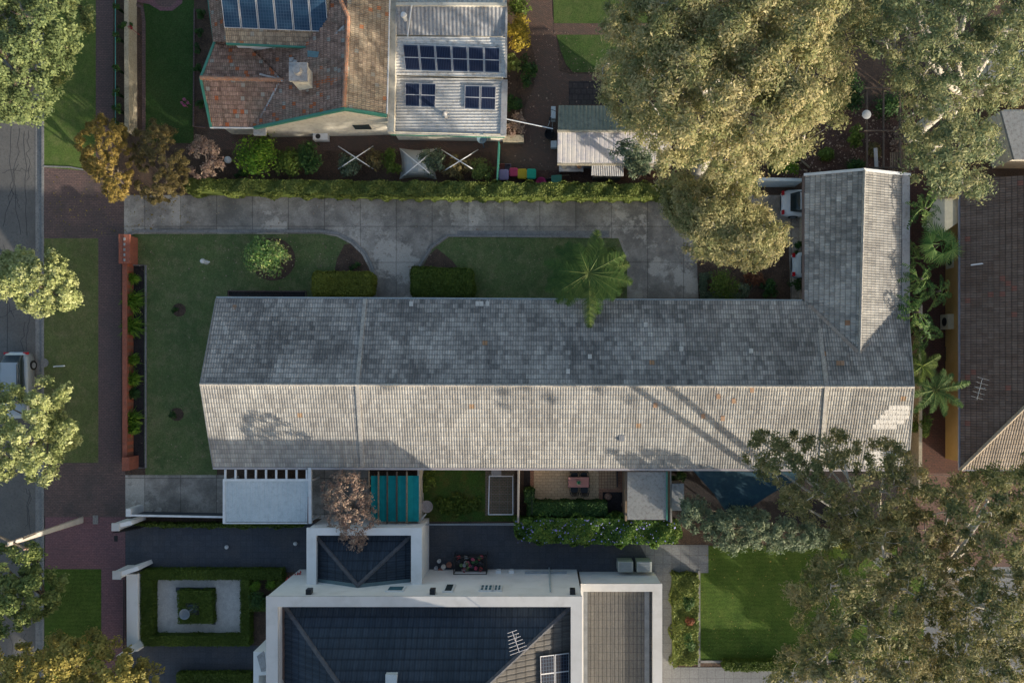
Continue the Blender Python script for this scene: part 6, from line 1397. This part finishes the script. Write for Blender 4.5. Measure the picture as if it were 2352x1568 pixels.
# ============================================================ TREES
E = 80
tree('broad_tree', 'large dense olive green tree filling the upper left corner over the road', 'tree', [(-120, -120), (190, -120), (205, 20), (218, 60), (190, 110), (180, 150), (135, 215), (112, 250), (84, 288), (0, 290), (-120, 280)], (60, 190), 9.5, 4.5, L_BROAD, BARK, 360, (.36, .62), 170, .07, .6, 110, 1, .30, deep=.3, shell=.7, crand=.25, hump=.16)
tree('golden_tree', 'golden autumn tree at the corner of the brick crossover', 'tree', [(168, 318), (200, 270), (222, 255), (262, 272), (296, 290), (312, 380), (300, 450), (262, 470), (240, 460), (222, 420), (196, 400), (175, 360)], (285, 430), 5.6, 2.2, L_GOLD, BARK, 240, (.12, .30), 120, .055, .4, 60, 2, .13, gap=.22, deep=.5, shell=.3, limbs=9)
tree('olive_brown_tree', 'olive brown tree next to the golden tree above the driveway entrance', 'tree', [(296, 330), (310, 275), (345, 268), (400, 290), (430, 330), (440, 380), (432, 430), (420, 468), (345, 472), (310, 440)], (400, 410), 5.0, 2.0, L_OLIVE, BARK, 220, (.12, .30), 115, .055, .4, 60, 3, .13, gap=.22, deep=.5, shell=.3, limbs=9)
tree('bare_bush_tree', 'sparse pinkish brown half bare bush at the hedge end', 'tree', [(430, 330), (460, 305), (500, 330), (515, 380), (490, 412), (450, 415), (425, 390)], (480, 380), 3.0, 1.2, L_DRY, M_noise('pinkish bark', (.30, .22, .18), (.38, .3, .25), 4), 60, (.18, .35), 32, .07, .5, 40, 4, .07, gap=.3, limbs=8)
ST = 'lime yellow street trees on the verge'
tree('street_tree', 'upper lime yellow street tree on the verge, above the silver car', 'tree', [(-40, 640), (-10, 590), (30, 566), (90, 576), (135, 582), (150, 600), (178, 640), (191, 690), (160, 712), (110, 728), (70, 724), (30, 690), (-20, 680)], (120, 670), 5.2, 2.8, L_LIME, BARK, 150, (.28, .46), 120, .08, .6, 60, 5, .12, deep=.3, group=ST, shell=.45, limbs=8)
tree('street_tree', 'middle lime yellow street tree below the silver car', 'tree', [(-60, 900), (10, 878), (60, 872), (110, 868), (165, 885), (158, 930), (130, 945), (190, 965), (186, 1012), (150, 1055), (128, 1120), (60, 1112), (0, 1100), (-60, 1060)], (120, 985), 6.0, 2.8, L_LIME, BARK, 170, (.28, .5), 120, .08, .6, 60, 6, .14, deep=.4, gap=.18, group=ST, shell=.45, limbs=9)
tree('street_tree', 'darker green street tree with a lime top by the power pole', 'tree', [(-60, 1260), (30, 1238), (95, 1238), (106, 1258), (90, 1300), (165, 1322), (150, 1370), (112, 1410), (60, 1450), (0, 1470), (-60, 1440)], (130, 1370), 6.4, 2.6, L_LIMED, BARK, 190, (.25, .5), 110, .075, .6, 60, 7, .16, deep=.5, gap=.15, shell=.45, limbs=9)
tree('golden_olive_tree', 'golden olive tree filling the lower left corner', 'tree', [(-60, 1500), (60, 1468), (120, 1450), (200, 1448), (230, 1440), (300, 1478), (360, 1520), (400, 1570), (420, 1660), (-60, 1660)], (200, 1560), 7.5, 3.5, L_GOLDO, BARK, 270, (.28, .52), 120, .08, .55, 70, 8, .2, deep=.35, shell=.5)
EK = dict(fk=.82, leaf=.075, asp=.38, flat=.8, shell=.25)
tree('big_gum_tree', 'huge golden green gum with pale limbs over the shed and back lawn', 'tree', [(1400, -140), (1372, 60), (1400, 100), (1372, 160), (1378, 250), (1430, 290), (1470, 340), (1500, 400), (1560, 408), (1620, 415), (1700, 418), (1765, 400), (1850, 350), (1895, 300), (1940, 280), (1948, 190), (1965, 110), (2010, 60), (2010, -140)], (1600, 400), 19, 11.5, L_EUC, EUC_B, 1050, (.34, .72), 160, edge=130, seed=9, tr=.42, limbs=15, deep=.3, twig=.5, crand=.42, hump=.12, **EK)
tree('small_gum_tree', 'lower golden gum hanging over the end of the concrete driveway', 'tree', [(1520, 470), (1500, 420), (1540, 395), (1640, 400), (1735, 410), (1760, 478), (1808, 520), (1812, 560), (1780, 600), (1725, 634), (1680, 618), (1610, 598), (1565, 572), (1545, 520), (1530, 500)], (1640, 560), 12, 8, L_EUC, EUC_B, 330, (.3, .6), 150, edge=80, seed=10, tr=.22, limbs=9, deep=.35, twig=.4, **EK)
tree('blue_green_gum', 'small bluish green gum foliage over the lilac shed roof', 'tree', [(1395, 345), (1425, 318), (1470, 322), (1500, 360), (1510, 410), (1450, 408), (1410, 385)], (1490, 400), 5, 3, L_GREYG, BARK, 42, (.3, .5), 100, edge=40, seed=13, tr=.1, limbs=5, gap=.25, **EK)
tree('grey_green_gum', 'tall grey green gum with pale crossing limbs in the upper right corner', 'tree', [(1990, -140), (1950, 60), (1990, 120), (2040, 200), (2075, 250), (2050, 320), (2072, 380), (2110, 440), (2200, 455), (2280, 455), (2300, 360), (2290, 250), (2360, 240), (2480, 200), (2480, -140)], (2075, 330), 18, 11, L_EUC2, EUC_B, 600, (.32, .7), 125, edge=130, seed=11, tr=.38, limbs=15, deep=.35, gap=.17, twig=.6, crand=.48, **EK)
tree('olive_gum_tree', 'sparse olive gum overhanging the right end of the terrace roof', 'tree', [(1690, 1030), (1740, 985), (1800, 975), (1850, 1000), (1930, 978), (2010, 1010), (2060, 1000), (2120, 1060), (2150, 1150), (2080, 1260), (1960, 1290), (1900, 1230), (1800, 1180), (1740, 1110)], (1935, 1212), 15, 10, L_EUC3, EUC_B, 330, (.22, .52), 95, edge=100, seed=12, tr=.18, limbs=14, deep=.45, gap=.24, twig=.7, **EK)
tree('olive_gum_tree', 'broad olive gum over the lower right of the rear lawn', 'tree', [(1730, 1540), (1800, 1480), (1825, 1410), (1795, 1350), (1850, 1300), (1900, 1230), (1930, 1180), (2080, 1150), (2190, 1200), (2200, 1330), (2160, 1450), (2140, 1660), (1830, 1660), (1760, 1570)], (1960, 1240), 17, 11, L_EUC3, EUC_B, 680, (.24, .58), 105, edge=110, seed=14, tr=.22, limbs=16, deep=.5, gap=.19, crand=.5, twig=.8, **EK)
tree('olive_gum_tree', 'olive gum with bare white twigs along the lower right edge', 'tree', [(2110, 1080), (2200, 1090), (2352, 1040), (2480, 1000), (2480, 1700), (2120, 1700), (2150, 1450), (2180, 1300), (2130, 1200)], (1985, 1250), 18, 11, L_EUC3, EUC_B, 780, (.24, .58), 105, edge=110, seed=15, tr=.22, limbs=16, deep=.5, gap=.16, crand=.5, twig=.8, **EK)
tree('grey_green_bush', 'silvery grey green bushy tree between shade sail and rear lawn', 'tree', [(1545, 1150), (1600, 1140), (1640, 1160), (1720, 1165), (1800, 1180), (1880, 1200), (1940, 1230), (1930, 1252), (1850, 1262), (1780, 1270), (1740, 1262), (1690, 1276), (1640, 1250), (1570, 1215)], (1730, 1200), 4.6, 2.0, L_GREYG, BARK, 190, (.28, .5), 110, .075, .45, 60, 16, .12, deep=.4, shell=.4, limbs=9)
tree('bare_pink_tree', 'nearly bare tree with pinkish dry leaves beside the teal pergola', 'tree', [(730, 1110), (760, 1085), (800, 1072), (835, 1082), (850, 1120), (870, 1170), (882, 1200), (850, 1240), (830, 1272), (790, 1262), (765, 1225), (735, 1185)], (815, 1165), 5.4, 2.4, L_DRY, M_noise('pinkish grey bark', (.28, .22, .19), (.36, .29, .25), 4), 210, (.15, .34), 32, .06, .5, 50, 17, .1, gap=.12, limbs=10, shell=.25)

tree('added_shade_tree', 'unseen low tree added beyond the lower right corner to shade the rear lawn', 'tree', [(2160, 1610), (2420, 1600), (2460, 1760), (2300, 1840), (2140, 1760)], (2270, 1700), 4.4, 2.0, L_LIMED, BARK, 150, (.4, .7), 90, .11, .6, 60, 18, .15, deep=.6, shell=.3, limbs=8)  # out of view; added only to cast shade on the rear lawn
for i, (x, y, rx, ry, h) in enumerate(((2040, 240, 34, 30, 1.2), (2075, 320, 30, 44, 1.4), (1965, 380, 26, 14, .8), (1900, 355, 20, 14, .6), (2010, 345, 14, 22, .7))):
    shrub('brush', ['dark brush filling the upper part of the dark pergola', 'brown brush under the right half of the dark pergola', 'low brush in leaf litter left of the garage fascia', 'small weed clump in the leaf litter right of the big gum', 'thin dry brush under the left pergola beam'][i], 'shrub', x, y, rx, ry, h, [L_DARKG, L_DRY, L_DARKG, L_HEDGE, L_OLIVE][i], 30, 40, .07, seed=190 + i, cr=.7)
# fallen leaves and petals scattered over paving and lawns
def fallen(name, lab, poly, n, mat, z, seed, size=.045):
    rng = np.random.default_rng(seed); xs = [a for a, b in poly]; ys = [b for a, b in poly]
    q = np.column_stack([rng.uniform(min(xs), max(xs), n * 2), rng.uniform(min(ys), max(ys), n * 2)]); q = q[inpoly(q, poly)][:n]
    k = np.sin(q[:, 0] * .03 + seed) * np.sin(q[:, 1] * .05) + rng.uniform(-1, 1, len(q)); q = q[k > -.2]
    C = np.array([P(a, b, z + rng.uniform(0, .012)) for a, b in q]); mb = MB(); cards(mb, C, np.tile([0, 0, 1.], (len(C), 1)), size, .6, rng.uniform(0, 1, len(C)), .15, rng)
    o = tag(obj(name, mb, mat), lab, 'leaves'); o['kind'] = 'stuff'
fallen('fallen_leaves', 'fallen leaves scattered on the concrete driveway', rect(290, 452, 1840, 640), 1500, L_DRY, .13, 1, .035)
fallen('fallen_leaves', 'pale fallen leaves scattered over the front lawn', lawnA, 500, L_DRY, .13, 2, .035)
fallen('fallen_leaves', 'fallen leaves in the litter under the big gum', rect(1700, 250, 2100, 408), 1600, L_DRY, .14, 3, .06)
fallen('fallen_leaves', 'fallen leaves on the rear lawn beside the gums', rect(1610, 1256, 2110, 1512), 500, L_GOLDO, .14, 4, .04)
fallen('fallen_leaves', 'fallen leaves on the brick paths of the northern garden', rect(1150, 60, 1460, 410), 700, L_DRY, .14, 5, .045)
fallen('fallen_leaves', 'brown leaves under the golden trees at the crossover', rect(110, 390, 440, 540), 450, L_GOLD, .14, 6, .05)
